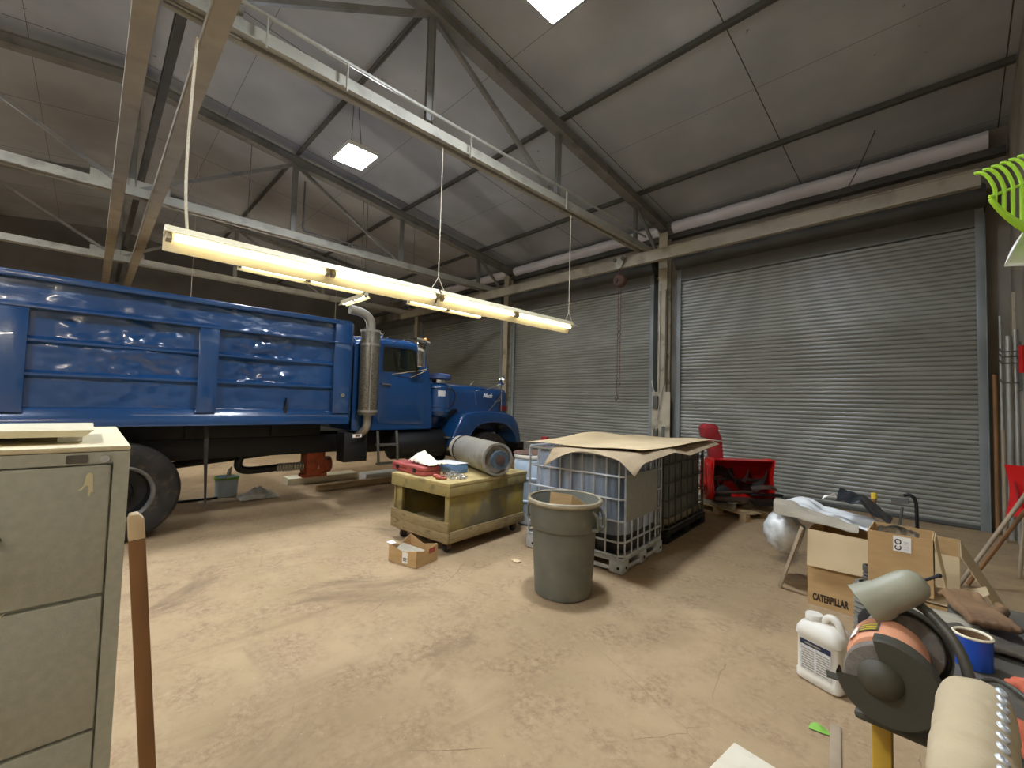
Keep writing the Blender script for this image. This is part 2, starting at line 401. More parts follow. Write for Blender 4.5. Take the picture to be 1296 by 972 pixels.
    def build(s, name, m, parent=None, bevel=0, seg=2, world=True, ang=40, loc=None, keepn=False):
        bm = s.bm
        if not keepn: bmesh.ops.recalc_face_normals(bm, faces=bm.faces)
        if bevel:
            es = [e for e in bm.edges if len(e.link_faces) == 2 and e.calc_face_angle(0) > R(35)]
            bmesh.ops.bevel(bm, geom=es, offset=bevel, segments=seg, profile=.5, affect='EDGES', clamp_overlap=True)
        Mw = I4
        if parent is not None and world: bm.transform(PM[parent.name].inverted())
        if parent is None and loc is not None:
            Mw = Matrix.Translation(Vector(loc)); bm.transform(Mw.inverted())
        me = bpy.data.meshes.new(name)
        bm.to_mesh(me); bm.free()
        me.polygons.foreach_set('use_smooth', [True] * len(me.polygons))
        me.set_sharp_from_angle(angle=R(ang))
        for x in (m if isinstance(m, (list, tuple)) else [m]): me.materials.append(x)
        o = bpy.data.objects.new(name, me); COL.objects.link(o)
        if parent is not None:
            o.parent = parent; PM[o.name] = PM[parent.name]
        else:
            o.matrix_world = Mw; PM[o.name] = Mw
        return o

def tag(o, label, cat, group=None, kind=None):
    o['label'] = label; o['category'] = cat
    if group: o['group'] = group
    if kind: o['kind'] = kind
    return o
def thing(name, label, cat, loc=(0, 0, 0), rz=0., group=None):
    o = bpy.data.objects.new(name, None); o.empty_display_size = .1; COL.objects.link(o)
    Mx = Matrix.Translation(Vector(loc)) @ Matrix.Rotation(rz, 4, 'Z')
    o.matrix_world = Mx; PM[o.name] = Mx
    return tag(o, label, cat, group)
def struct(o, label=None):
    o['kind'] = 'structure'
    if label: o['label'] = label
    return o
def dup(root, loc, rz, label, group=None):
    r = root.copy(); COL.objects.link(r)
    Mx = Matrix.Translation(Vector(loc)) @ Matrix.Rotation(rz, 4, 'Z'); r.matrix_world = Mx; PM[r.name] = Mx
    r['label'] = label
    if group: r['group'] = group
    for ch in [c for c in COL.objects if c.parent == root]:
        c = ch.copy(); COL.objects.link(c); c.parent = r
        for g in [k for k in COL.objects if k.parent == ch]:
            d = g.copy(); COL.objects.link(d); d.parent = c
    return r
def text(name, body, size, Mx, m, parent, shear=0., ext=.001, bold=0., space=1.):
    cu = bpy.data.curves.new(name, 'FONT'); cu.body = body; cu.size = size; cu.extrude = ext; cu.shear = shear; cu.offset = bold; cu.space_character = space
    cu.align_x = 'CENTER'; cu.align_y = 'CENTER'
    t = bpy.data.objects.new(name + '_tmp', cu); COL.objects.link(t)
    dg = bpy.context.evaluated_depsgraph_get()
    me = bpy.data.meshes.new_from_object(t.evaluated_get(dg))
    bpy.data.objects.remove(t); bpy.data.curves.remove(cu)
    me.transform(PM[parent.name].inverted() @ Mx)
    me.materials.clear(); me.materials.append(m); me.name = name
    o = bpy.data.objects.new(name, me); COL.objects.link(o); o.parent = parent; PM[o.name] = PM[parent.name]
    return o
def frame(o, x, y):
    """matrix with local x,y axes given in world, origin o"""
    x = Vector(x).normalized(); y = Vector(y); y = (y - x * y.dot(x)).normalized(); z = x.cross(y)
    return Matrix(((x.x, y.x, z.x, o[0]), (x.y, y.y, z.y, o[1]), (x.z, y.z, z.z, o[2]), (0, 0, 0, 1)))
def rounded(poly, r, n=4):
    out = []; k = len(poly)
    for i in range(k):
        p = Vector(poly[i]); a = (Vector(poly[i - 1]) - p); b = (Vector(poly[(i + 1) % k]) - p)
        la, lb = a.length, b.length; a.normalize(); b.normalize(); t = min(r, la * .45, lb * .45)
        for j in range(n + 1):
            u = j / n
            q = (p + a * t) * (1 - u) ** 2 + p * 2 * u * (1 - u) + (p + b * t) * u ** 2
            out.append((q.x, q.y))
    return out
def bez(p0, p1, p2, p3, n=10):
    P = [Vector(p) for p in (p0, p1, p2, p3)]
    return [P[0] * (1 - t) ** 3 + P[1] * 3 * t * (1 - t) ** 2 + P[2] * 3 * t * t * (1 - t) + P[3] * t ** 3 for t in [i / n for i in range(n + 1)]]
ZX = Matrix(((0, 0, 1, 0), (1, 0, 0, 0), (0, 1, 0, 0), (0, 0, 0, 1)))   # local x->world y, y->z, z->x
def sideM(x): return Matrix.Translation((x, 0, 0)) @ ZX

# ------------------------------------------------------------------ room shell
XL, XR, YB, YF = -19.5, .62, -8.6, 9.3
RY = .33
def zc(y): return 7.055 - .135 * abs(y - RY)
def zt(y): return 6.85 - .135 * abs(y - RY)
struct(MB().box(XL - .2, XR + .2, YB - .2, YF + .2, -.15, 0).build('floor', M['floor']), 'dusty tan concrete floor')
b = MB()
for y0, y1 in ((YB - .2, RY), (RY, YF + .2)):
    vs = [(XL - .2, y0, zc(y0)), (XR + .2, y0, zc(y0)), (XR + .2, y1, zc(y1)), (XL - .2, y1, zc(y1))]
    lo = [b.v(p) for p in vs]; hi = [b.v((p[0], p[1], p[2] + .15)) for p in vs]
    b.f(lo); b.f(hi[::-1])
    for i in range(4): b.f((lo[i], hi[i], hi[(i + 1) % 4], lo[(i + 1) % 4]))
struct(b.build('ceiling', M['ceiling']), 'grimy grey beige board ceiling')
struct(MB().box(XL - .2, XR + .2, YF, YF + .2, 0, zc(YF)).build('wall_front', M['wall_beige']))
struct(MB().box(XL - .2, XR + .2, YB - .2, YB, 0, zc(YB)).build('wall_back', M['wall_beige']))
gab = [(YB, 0), (YF, 0), (YF, zc(YF)), (RY, zc(RY)), (YB, zc(YB))]
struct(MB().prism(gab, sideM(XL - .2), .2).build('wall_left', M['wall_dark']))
struct(MB().prism(gab, sideM(XR), .2).build('wall_right', M['wall_beige']))

# roll-up doors
def door(name, x0, x1, label):
    root = bpy.data.objects.new(name, None); COL.objects.link(root); PM[root.name] = I4; struct(root, label)
    b = MB(); P = .072; prof = []
    for k in range(63):
        z = .05 + k * P
        prof += [(9.122, z), (9.104, z + .003), (9.099, z + .012), (9.096, z + .026), (9.096, z + .04), (9.099, z + .054), (9.104, z + .062), (9.122, z + .065)]
    b.grid(lambda u, v: (x0 + .05 + (x1 - x0 - .1) * u, prof[min(int(round(v * (len(prof) - 1))), len(prof) - 1)][0], prof[min(int(round(v * (len(prof) - 1))), len(prof) - 1)][1]), 1, len(prof) - 1)
    b.build('slat_curtain', M['slat'], root, ang=50)
    MB().box(x0 + .05, x1 - .05, 9.07, 9.125, .004, .055).build('bottom_bar', M['hood'], root, bevel=.006)
    for s, xa in ((1, x0), (-1, x1)):
        b = MB(); xs = sorted((xa, xa + s * .09))
        b.box(xs[0], xs[1], 9.045, 9.065, 0, 4.62); b.box(xs[0], xs[1], 9.14, 9.16, 0, 4.62)
        xo = sorted((xa - s * .012, xa)); b.box(xo[0], xo[1], 9.03, 9.29, 0, 4.52)
        b.build('guide_rail', M['guide'], root, bevel=.003)
    b = MB(); hp = [(9.28, 4.63), (9.04, 4.63), (8.93, 4.70), (8.88, 4.80), (8.93, 4.91), (9.08, 4.99), (9.28, 4.99)]
    MB().box(x0 + .08, x1 - .08, 9.05, 9.07, 4.36, 4.63).build('hood_fascia', M['fascia'], root, bevel=.004)
    b.prism(hp, sideM(x0 - .02), x1 - x0 + .04).build('coil_hood', M['hood'], root, bevel=.004)
    return root
door('door_1', -4.17, .36, 'grey slatted roll-up door at the right end')
door('door_2', -9.27, -4.71, 'grey slatted roll-up door behind the chain hoist')
door('door_3', -14.36, -9.72, 'grey slatted roll-up door in front of the truck')
door('door_4', -19.3, -14.8, 'grey slatted roll-up door at the far left end')

# columns between the doors
def column(xc, label):
    t = thing('steel_column', label, 'column', (xc, 9.05, 0))
    b = MB(); b.box(xc - .1, xc + .1, 8.95, 8.965, 0, 5.5); b.box(xc - .1, xc + .1, 9.135, 9.15, 0, 5.5); b.box(xc - .008, xc + .008, 8.965, 9.135, 0, 5.5)
    b.build('shaft', M['post'], t)
    MB().box(xc - .14, xc + .14, 8.94, 9.2, 0, .02).build('base_plate', M['truss_dk'], t)
    return t
c1 = column(-4.45, 'cream steel column between the two nearest roll-up doors')
b = MB(); b.box(-4.66, -4.24, 8.925, 8.944, .02, 1.95); b.build('backing_board', M['post'], c1, bevel=.004)
b = MB(); b.tube([(-4.50, 8.93, 1.9), (-4.50, 8.93, 4.35)], .014); b.build('conduit', M['conduit'], c1)
b = MB(); b.tube([(-4.36, 8.93, 2.1), (-4.36, 8.93, 4.2)], .01); b.build('conduit', M['truss_dk'], c1)
MB().box(-4.60, -4.50, 8.85, 8.925, 1.58, 1.86).build('switch_box', M['boxgrey'], c1, bevel=.006)
MB().box(-4.585, -4.5, 8.86, 8.925, .98, 1.14).build('outlet_box', M['boxgrey'], c1, bevel=.006)
MB().box(-4.40, -4.35, 8.87, 8.925, .55, 1.2).build('cable_tray', M['boxgrey'], c1, bevel=.004)
b = MB(); b.tube(bez((-4.38, 8.89, 2.15), (-4.42, 8.88, 1.8), (-4.52, 8.86, 1.4), (-4.52, 8.87, 1.1)), .012, 8); b.build('cable', M['conduit'], c1)
b = MB(); b.tube(bez((-4.66, 8.9, 2.2), (-4.62, 8.88, 2.0), (-4.56, 8.87, 1.95), (-4.55, 8.88, 1.84)), .012, 8); b.build('cable', M['conduit'], c1)
b = MB(); b.tube(bez((-4.6, 8.88, .55), (-4.52, 8.84, .35), (-4.42, 8.84, .3), (-4.36, 8.87, .42)), .022, 8); b.build('hook_handle', M['black'], c1)
column(-9.5, 'rust streaked steel column beside the truck nose')
column(-14.58, 'steel column between the two farthest roll-up doors')

# roof trusses
def truss(xc, label):
    t = thing('roof_truss', label, 'roof truss', (xc, RY, 4.86), 0, 'roof trusses')
    W = lambda n, bb, m='truss': bb.build(n, M[m], t)
    ye = 8.6
    b = MB()
    for s in (-1, 1):
        b.box(xc + s * .035 - .008, xc + s * .035 + .008, RY - ye, RY + ye, 4.865, 5.03); x2 = sorted((xc + s * .035, xc + s * .1)); b.box(x2[0], x2[1], RY - ye, RY + ye, 4.865, 4.88)
    b.box(xc - .03, xc + .03, RY - ye, RY + ye, 5.015, 5.03)
    W('bottom_chord', b, 'truss_lt')
    for s in (-1, 1):
        b = MB(); y1 = RY + s * 8.75
        for q in (-1, 1):
            b.bar((xc + q * .04, RY, zt(RY)), (xc + q * .04, y1, zt(y1)), .016, .17)
        b.bar((xc, RY, zt(RY) - .078), (xc, y1, zt(y1) - .078), .19, .014); b.bar((xc, RY, zt(RY) + .078), (xc, y1, zt(y1) + .078), .19, .014)
        W('top_chord', b)
    for k in range(-3, 4):
        y = RY + 2.5 * k
        b = MB(); b.box(xc - .026, xc + .026, y - .05, y - .04, 4.9, zt(y) - .03); b.box(xc - .006, xc + .006, y - .05, y + .05, 4.9, zt(y) - .03); b.box(xc - .026, xc + .026, y + .04, y + .05, 4.9, zt(y) - .03)
        W('web_post', b)
    for s in (-1, 1):
        for (a, c) in ((2.5, 0), (2.5, 5), (7.5, 8.5)):
            ya = RY + s * a; yc = RY + s * c
            b = MB(); b.bar((xc, ya, zt(ya) - .06), (xc, yc, 4.95), .06, .055, (1, 0, 0)); W('web_diagonal', b)
    b = MB(); b.box(xc - .012, xc + .012, RY - .5, RY + .5, 4.862, 5.16); W('gusset_plate', b, 'truss_lt')
    for k in range(8):
        pass
    return t
t1 = truss(-4.5, 'nearest roof truss, above the long hanging strip light')
b = MB()
for i in range(4):
    for j in range(2): b.lathe([(0, .012), (.016, .012), (.016, 0)], frame((-4.487, RY + .14 + i * .1, 4.93 + j * .12), (0, 1, 0), (0, 0, 1)), 8)
b.build('bolt_heads', M['truss_dk'], t1)
truss(-9.5, 'middle roof truss, crossing above the dump truck')
truss(-14.5, 'farthest roof truss, beyond the dump truck bed')
pn = {0: 'dark steel ridge purlin under the roof peak', 1: 'roof purlin carrying the square bright lights', 2: 'middle roof purlin between the bright lights and the door wall', 3: 'roof purlin nearest the roll-up door wall',
      -1: 'first purlin behind the ridge', -2: 'second purlin behind the ridge', -3: 'purlin nearest the back wall'}
for k in range(-3, 4):
    y = RY + 2.5 * k; z0 = zt(y) + .098
    b = MB(); b.box(XL + .02, XR - .02, y - .035, y + .035, z0, z0 + .014); b.box(XL + .02, XR - .02, y - .006, y + .006, z0, z0 + .09)
    tag(b.build('roof_purlin', M['truss_dk'], loc=(-9, y, z0)), pn[k], 'purlin', 'roof purlins')
# longitudinal struts under the ridge
for y, lb in ((.16, 'tan ridge strut beam farther left of the two beside the hanging rope'), (.62, 'tan ridge strut beam next to the hanging rope')):
    b = MB(); b.box(XL + .02, XR - .02, y - .075, y + .075, 4.69, 4.70); b.box(XL + .02, XR - .02, y - .075, y - .065, 4.70, 4.85); b.box(XL + .02, XR - .02, y + .065, y + .075, 4.70, 4.85)
    tag(b.build('strut_beam', M['tan_steel'], loc=(-9, y, 4.69)), lb, 'beam', 'ridge strut beams')
b = MB(); b.box(XL + .05, XR - .03, .42, .50, 5.28, 5.30); b.box(XL + .05, XR - .03, .455, .465, 5.30, 5.44); b.box(XL + .05, XR - .03, .42, .50, 5.44, 5.46)
tag(b.build('ridge_tie', M['truss_dk'], loc=(-9, .46, 5.28)), 'dark steel tie beam running between the two tan ridge struts', 'beam')
for y, z, lb in ((.22, 5.2, 'lower thin conduit running under the roof ridge'), (.19, 5.62, 'upper thin conduit running under the roof ridge')):
    b = MB(); b.tube([(XL + .05, y, z), (-9.5, y, z + .02), (XR - .03, y, z)], .022, 8); tag(b.build('hanging_conduit', M['truss'], loc=(-9, y, z)), lb, 'conduit')
# monorail with chain hoist
b = MB(); X0, X1 = -14.2, .3
b.box(X0, X1, 8.03, 8.15, 4.79, 4.81); b.box(X0, X1, 8.03, 8.13, 4.58, 4.605); b.box(X0, X1, 8.045, 8.11, 4.605, 4.79)
tag(b.build('monorail_beam', M['tan_steel'], loc=(-5, 8.1, 4.6)), 'long tan steel hoist beam running along the roll-up doors', 'beam')
h = thing('chain_hoist', 'rusty chain hoist hanging from the tan beam before the doors', 'hoist', (-4.95, 8.0, 4.3))
b = MB(); b.prism(rounded([(-.17, .1), (.17, .1), (.04, -.16), (-.04, -.16)], .03), frame((-4.97, 8.0, 4.72), (1, 0, 0), (0, 0, 1)), .02)
b.build('trolley_plate', M['truss_lt'], h)
b = MB()
for s in (-1, 1): b.lathe([(0, .02), (.045, .02), (.045, 0), (0, 0)], frame((-4.97 + s * .1, 7.98, 4.76), (1, 0, 0), (0, 0, 1)), 14)
b.build('trolley_wheel', M['truss_dk'], h)
b = MB(); b.tube([(-4.96, 7.99, 4.57), (-4.96, 7.99, 4.42)], .02); b.build('hanger_hook', M['rust'], h)
b = MB(); b.lathe([(0, -.09), (.1, -.09), (.13, -.06), (.13, .06), (.1, .09), (0, .09)], frame((-4.94, 7.99, 4.29), (1, 0, 0), (0, 0, 1)), 20); b.tube([(-4.98, 7.87, 4.29), (-4.98, 8.1, 4.29)], .05); b.build('hoist_body', M['rust'], h)
for dx, z1 in ((-.03, 1.85), (.03, 2.0)):
    b = MB(); n = 70
    b.tube([(-4.93 + dx + .008 * math.sin(i * 1.7), 7.97 + .008 * math.cos(i * 1.7), 4.2 + (z1 - 4.2) * i / n) for i in range(n + 1)], .008, 5)
    b.build('hand_chain', M['rust'], h)
b = MB(); b.tube([(-4.95, 7.97, 1.86), (-4.93, 7.97, 1.78), (-4.98, 7.97, 1.72), (-5.0, 7.97, 1.8)], .014, 6); b.build('load_hook', M['rust'], h)

# eave roll, eave beam, loose wires
for i, (x0, x1) in enumerate(((-4.3, .42), (-9.3, -4.62), (-14.3, -9.65))):
    b = MB()
    b.grid(lambda u, v: (x0 + (x1 - x0) * u, 9.14 - .13 * math.sin(math.pi * v) ** .7 + .006 * noise.noise(Vector((u * 14, v * 3, i))), 5.505 + .27 * v + .012 * noise.noise(Vector((u * 9, v * 2, i + 5)))), 60, 10)
    for xe in (x0, x1): b.f([b.v((xe, 9.14 - .13 * math.sin(math.pi * j / 10) ** .7, 5.505 + .27 * j / 10)) for j in range(11)])
    tag(b.build('hanging_insulation_roll', M['vinyl'], loc=(x0, 9.1, 5.44)), ('white vinyl wrapped roll under the eave above the rightmost door', 'white vinyl wrapped roll under the eave above the middle door', 'white vinyl wrapped roll under the eave above the door before the truck')[i], 'insulation roll', 'eave insulation rolls')
b = MB(); b.box(XL + .05, XR - .03, 9.13, 9.28, 5.39, 5.49)
tag(b.build('eave_beam', M['hood'], loc=(-9, 9.2, 5.39)), 'dark steel eave beam under the white rolls', 'beam')
for i, pts in enumerate((((-4.2, 9.1, 5.24), (-3.6, 9.0, 5.12), (-2.6, 9.0, 5.06), (-1.3, 9.1, 5.2)), ((-1.4, 8.9, 5.05), (-1.1, 8.7, 5.3), (-.9, 8.4, 5.6), (-.75, 8.2, 5.85)))):
    b = MB(); b.tube(bez(*pts, 14), .008, 6)
    tag(b.build('hanging_wire' if i == 0 else 'hanging_rod', M['truss_dk'], loc=pts[0]), ('thin dark wire sagging along the wall above the rightmost door', 'thin dark rod slanting up to the roof above the rightmost door')[i], 'wire')
# conduit along the nearest truss
b = MB(); b.tube([(-4.36, .5, 5.115), (-4.36, 3.0, 5.10), (-4.36, 5.5, 5.11), (-4.36, 8.0, 5.10)], .02, 8)
c = thing('pipe_conduit', 'thin grey pipe running along the nearest roof truss', 'pipe', (-4.36, .5, 5.1))
b.build('pipe', M['conduit'], c)
for y in (1.0, 1.75, 3.4, 5.4):
    b = MB(); b.bar((-4.36, y, 5.14), (-4.36, y, 4.8), .012, .03); b.build('hanger_strap', M['truss_lt'], c)
c = thing('bent_conduit', 'dark cable conduit bending along the middle truss chord', 'conduit', (-9.36, 2.95, 5))
b = MB(); b.tube([(-9.36, 2.98, 6.1), (-9.36, 2.98, 5.15)] + bez((-9.36, 2.98, 5.15), (-9.36, 2.98, 5.06), (-9.36, 3.02, 5.06), (-9.36, 3.1, 5.06), 5)[1:] + [(-9.36, 5.0, 5.06)], .016, 6); b.build('pipe', M['truss_dk'], c)
b = MB(); b.box(-9.4, -9.345, 4.0, 4.03, 5.0, 5.08); b.build('hanger_clip', M['truss_dk'], c)

# ------------------------------------------------------------------ lamps
def strip(name, label, p0, p1, tilt, group, width=.26):
    """fluorescent strip: white reflector opening downwards, two tubes end to end"""
    p0 = Vector(p0); p1 = Vector(p1); d = (p1 - p0); L = d.length; d.normalize()
    side = Vector((d.y, -d.x, 0)); up = Vector((0, 0, 1))
    a = side * math.cos(tilt) + up * math.sin(tilt); nn = d.cross(a) if d.cross(a).z > 0 else -d.cross(a)
    Mx = Matrix(((a.x, nn.x, d.x, p0.x), (a.y, nn.y, d.y, p0.y), (a.z, nn.z, d.z, p0.z), (0, 0, 0, 1)))
    t = thing(name, label, 'fluorescent light', p0, 0, group)
    w = width / 2
    prof = [(-w, -.075), (-w + .004, -.078), (-.045, -.004), (.045, -.004), (w - .004, -.078), (w, -.075), (.05, .004), (.05, .055), (-.05, .055), (-.05, .004)]
    MB().prism(prof, Mx, L).build('reflector', M['offwhite'], t)
    n = 2; seg = L / n
    for k in range(n):
        b = MB(); b.tube([Mx @ Vector((0, -.035, k * seg + .07)), Mx @ Vector((0, -.035, (k + 1) * seg - .06))], .021, 10); b.build('tube', M['tube'], t)
        for zz in (k * seg + .03, (k + 1) * seg - .03):
            b = MB(); b.box(-.028, .028, -.06, -.004, zz - .02, zz + .02, Mx); b.build('lamp_holder', M['truss_lt'], t)
    for k in (.12, L - .12):
        b = MB(); b.box(-.02, .02, .056, .066, k - .03, k + .03, Mx); q = Mx @ Vector((0, .06, k)); b.build('hanger_clip', M['truss_lt'], t)
        if p0.x < -9: b = MB(); b.tube([q, (q.x, q.y, zc(q.y) - .02)], .006, 5); b.build('hanger_wire', M['truss_dk'], t)
    return t
FG = 'fluorescent strip lights'
s1 = strip('strip_light', 'nearer half of the long hanging strip light, with the rope', (-4.5, .37, 2.93), (-4.5, 3.06, 2.94), R(24), FG)
s2 = strip('strip_light', 'farther half of the long hanging strip light, toward the doors', (-4.5, 3.09, 2.94), (-4.5, 5.78, 2.95), R(24), FG)
strip('strip_light', 'distant strip light above the front of the truck bed', (-9.5, 1.9, 4.12), (-9.5, 4.45, 4.12), R(14), FG, .2)
strip('strip_light', 'distant strip light above the truck hood', (-9.5, 5.58, 4.12), (-9.5, 8.0, 4.12), R(14), FG, .2)
strip('strip_light', 'distant strip light turned crosswise above the cab roof', (-11.1, 4.6, 4.1), (-9.75, 4.6, 4.1), R(0), FG, .2)
def batten(x, y0, y1, z, label):  # unseen fill lamps, added to brighten ceiling, doors and foreground
    """added bare tube fill batten: the tubes shine all round"""
    t = thing('fill_batten', label, 'fluorescent light', (x, y0, z), 0, 'added fill battens')
    MB().box(x - .03, x + .03, y0, y1, z, z + .05).build('channel', M['white'], t)
    n = int(round((y1 - y0) / 1.25))
    for k in range(n):
        a = y0 + (y1 - y0) * k / n
        b = MB(); b.tube([(x, a + .04, z - .05), (x, a + (y1 - y0) / n - .04, z - .05)], .019, 10); b.build('tube', M['fill_tube'], t)
        for yy in (a + .03, a + (y1 - y0) / n - .03):
            b = MB(); b.box(x - .02, x + .02, yy - .012, yy + .012, z - .075, z); b.build('lamp_holder', M['truss_lt'], t)
    for yy in (y0 + .3, y1 - .3):
        b = MB(); b.tube([(x, yy, z + .05), (x, yy, zc(yy))], .005, 5); b.build('hanger_wire', M['rope'], t)
    return t
batten(-.35, -5.8, -.9, 3.7, 'added bare tube fill batten behind the viewer near the right wall')
batten(-6.6, -7.4, -3.6, 4.2, 'added bare tube fill batten behind the viewer in the middle bay')
batten(-12.0, -7.4, -3.6, 4.2, 'added bare tube fill batten in the far left bay behind the truck')
batten(-11.8, 1.2, 5.0, 3.3, 'added bare tube fill batten hidden beyond the dump truck')
b = MB(); b.tube(bez((-4.44, .5, 4.64), (-4.5, .5, 4.2), (-4.46, .47, 3.6), (-4.49, .5, 3.2), 12) + [Vector((-4.5, .52, 2.995))], .012, 6)
tag(b.build('hanging_rope', M['rope'], loc=(-4.5, .5, 3)), 'dirty white rope hanging from the ridge beam to the long strip light', 'rope')
for y, lb in ((3.06, 'thin wire with a forked end holding the middle of the strip light'), (5.7, 'thin wire holding the far end of the strip light')):
    b = MB(); b.tube([(-4.5, y, 4.86), (-4.5, y, 3.16)], .006, 5)
    for s in (-1, 1): b.tube([(-4.5, y, 3.17), (-4.5, y + s * .1, 3.003)], .005, 5)
    tag(b.build('hanging_wire', M['rope'], loc=(-4.5, y, 3)), lb, 'wire', 'strip light wires')
def flood(x, y, z, label):
    t = thing('square_led_light', label, 'ceiling light', (x, y, z), 0, 'square bright ceiling lights')
    b = MB(); b.box(x - .3, x + .3, y - .25, y + .25, z, z + .07); b.box(x - .1, x + .1, y - .1, y + .1, z + .07, z + .13); b.build('housing', M['white'], t, bevel=.008)
    b = MB(); b.box(x - .28, x + .28, y - .23, y + .23, z - .012, z - .001); b.build('lens', M['led'], t)
    for s in (-1, 1):
        b = MB(); b.tube([(x + s * .2, y, z + .072), (x + s * .05, RY + 2.5 * (1 if y > 0 else -1) , zt(2.83) + .09)], .006, 5); b.build('hanging_chain', M['truss_dk'], t)
    return t
flood(-2.52, 2.95, 5.5, 'square bright ceiling light in the near bay, largest in view')
flood(-6.68, 2.87, 5.5, 'square bright ceiling light above the truck, smaller in view')
flood(-2.5, -2.3, 5.5, 'square bright ceiling light in the bay behind the viewer')
flood(-6.7, -2.3, 5.5, 'square bright ceiling light behind the truck bed')
flood(-11.3, -2.3, 5.5, 'square bright ceiling light in the far left bay')

# ------------------------------------------------------------------ dump truck
T = thing('dump_truck', 'blue dump truck with black chassis parked beside the roll-up doors', 'truck', (-7.38, 2.2, 0))
XN, XF = -6.15, -8.61          # near and far faces of the bed
YR, YH = -2.1, 2.71
bed = MB()
bed.box(XN - .1, XF + .1, YR, YH, 1.3, 1.38)
bed.box(XF, XF + .06, YR, YH, 1.28, 2.74)
bed.box(XN - .1, XF + .06, YH - .06, YH, 1.38, 2.74)
bed.box(XN - .1, XF + .06, YR, YR + .05, 1.38, 2.55)
bed = bed.build('dump_bed', M['blue'], T)
def panel(name, y0, y1, z0, z1, seed, amp, m='blue'):
    def f(u, v):
        y = y0 + (y1 - y0) * u; z = z0 + (z1 - z0) * v
        e = min(u, 1 - u, v, 1 - v); e = min(1, e * 6)
        q = Vector((y * 1.9 + seed * 5, z * 2.6, seed))
        w = amp * (1 + 1.2 * math.exp(-((y - .55) / .45) ** 2) + 1.2 * math.exp(-((y - 1.5) / .5) ** 2)) * (1 if z > 1.7 else .6)
        d = w * e * (.8 * noise.noise(q) + .5 * noise.noise(q * 2.3) + .3 * noise.noise(q * 4.6))
        return (XN - .085 + d, y, z)
    MB().slab(f, 120, 40, (-.006, 0, 0)).build(name, M[m], bed, ang=80)
zb = [1.44, 1.77, 2.10, 2.43]
posts = [(-2.1, -1.9), (-.64, -.45), (.89, 1.09), (2.47, 2.71)]
for i in range(3):
    for j in range(3):
        panel('side_panel', posts[i][1] - .02, posts[i + 1][0] + .02, zb[j] - .02, zb[j + 1] + .02, i * 3 + j + 1, .028 if j else .018)
panel('top_board', YR, YH - .2, 2.43, 2.70, 21, .012, 'blue_dirty')
for y0, y1 in posts:
    b = MB(); b.box(XN - .1, XN, y0, y1, 1.40, 2.42 if y1 < 2.7 else 2.70); b.build('side_post', M['blue'], bed, bevel=.008)
for z in (1.77, 2.10):
    for i in range(3):
        b = MB(); b.prism([(XN - .095, z - .05), (XN - .045, z - .012), (XN - .045, z + .012), (XN - .095, z + .05)], frame((0, posts[i][1], 0), (1, 0, 0), (0, 0, 1)) @ Matrix.Diagonal((1, 1, -1, 1)), posts[i + 1][0] - posts[i][1])
        b.build('side_rib', M['blue'], bed)
b = MB(); b.prism([(XN - .1, 2.39), (XN + .012, 2.405), (XN + .012, 2.425), (XN - .1, 2.47)], frame((0, YR, 0), (1, 0, 0), (0, 0, 1)) @ Matrix.Diagonal((1, 1, -1, 1)), YH - YR); b.build('upper_rail', M['blue'], bed)
b = MB(); b.box(XN - .1, XN + .005, YR, YH, 2.68, 2.745); b.build('top_rail', M['blue'], bed, bevel=.01)
b = MB(); b.prism([(XN - .1, 1.25), (XN + .005, 1.25), (XN + .005, 1.335), (XN - .055, 1.44), (XN - .1, 1.46)], frame((0, YR, 0), (1, 0, 0), (0, 0, 1)) @ Matrix.Diagonal((1, 1, -1, 1)), YH - YR); b.build('bottom_rail', M['blue'], bed, bevel=.006)
b = MB(); b.prism([(XN, YH), (XN - .03, YH + .03), (XN - .2, YH + .12), (XN - .3, YH + .12), (XN - .3, YH)], Matrix.Translation((0, 0, 1.28)), 1.44); b.build('front_corner', M['blue'], bed, bevel=.01)
b = MB(); b.prism([(1.84, 1.40), (1.875, 1.36), (1.89, 1.47), (1.875, 1.6), (1.86, 1.47)], sideM(XN - .08), .05); b.build('paint_patch', M['black'], bed)
b = MB(); b.lathe([(0, .03), (.03, .03), (.035, 0)], frame((XN, 2.6, 1.66), (0, 1, 0), (0, 0, 1)), 12); b.build('side_lamp', M['chrome'], bed)
b = MB(); b.lathe([(0, .02), (.025, .02), (.03, 0)], frame((XN - .18, 2.84, 2.52), (1, 0, 0), (0, 0, 1)) @ Matrix.Rotation(R(90), 4, 'X'), 12); b.build('side_lamp', M['chrome'], bed)
# chassis
ch = MB()
for s in (-1, 1):
    xc = -7.38 + s * .42
    ch.box(xc - .04, xc + .04, -2.3, 6.2, .76, 1.03)
ch = ch.build('chassis', M['black'], T, bevel=.006)
b = MB(); b.box(-7.0, -6.9, -2.0, 2.6, 1.035, 1.248); b.box(-7.86, -7.76, -2.0, 2.6, 1.035, 1.248); b.build('subframe', M['black'], ch, bevel=.006)
b = MB()
for y in (-1.6, -.4, .9, 1.9): b.box(-7.9, -6.86, y, y + .1, 1.05, 1.26)
b.build('cross_member', M['black'], ch)
b = MB()
b.tube([(-8.3, 5.56, .5), (-6.45, 5.56, .5)], .06, 10); b.build('axle', M['black'], ch)
for y in (-1.05, .28): b = MB(); b.tube([(-8.4, y, .53), (-6.4, y, .53)], .1, 12); b.ball((-7.38, y, .53), .2, 14); b.build('axle', M['black'], ch)
b = MB(); b.tube([(-7.38, .3, .6), (-7.38, 2.6, .8)], .05, 10); b.build('drive_shaft', M['black'], ch)
b = MB(); b.box(-6.7, -6.42, 2.78, 3.15, .65, 1.1); b.build('battery_box', M['black'], ch, bevel=.01)
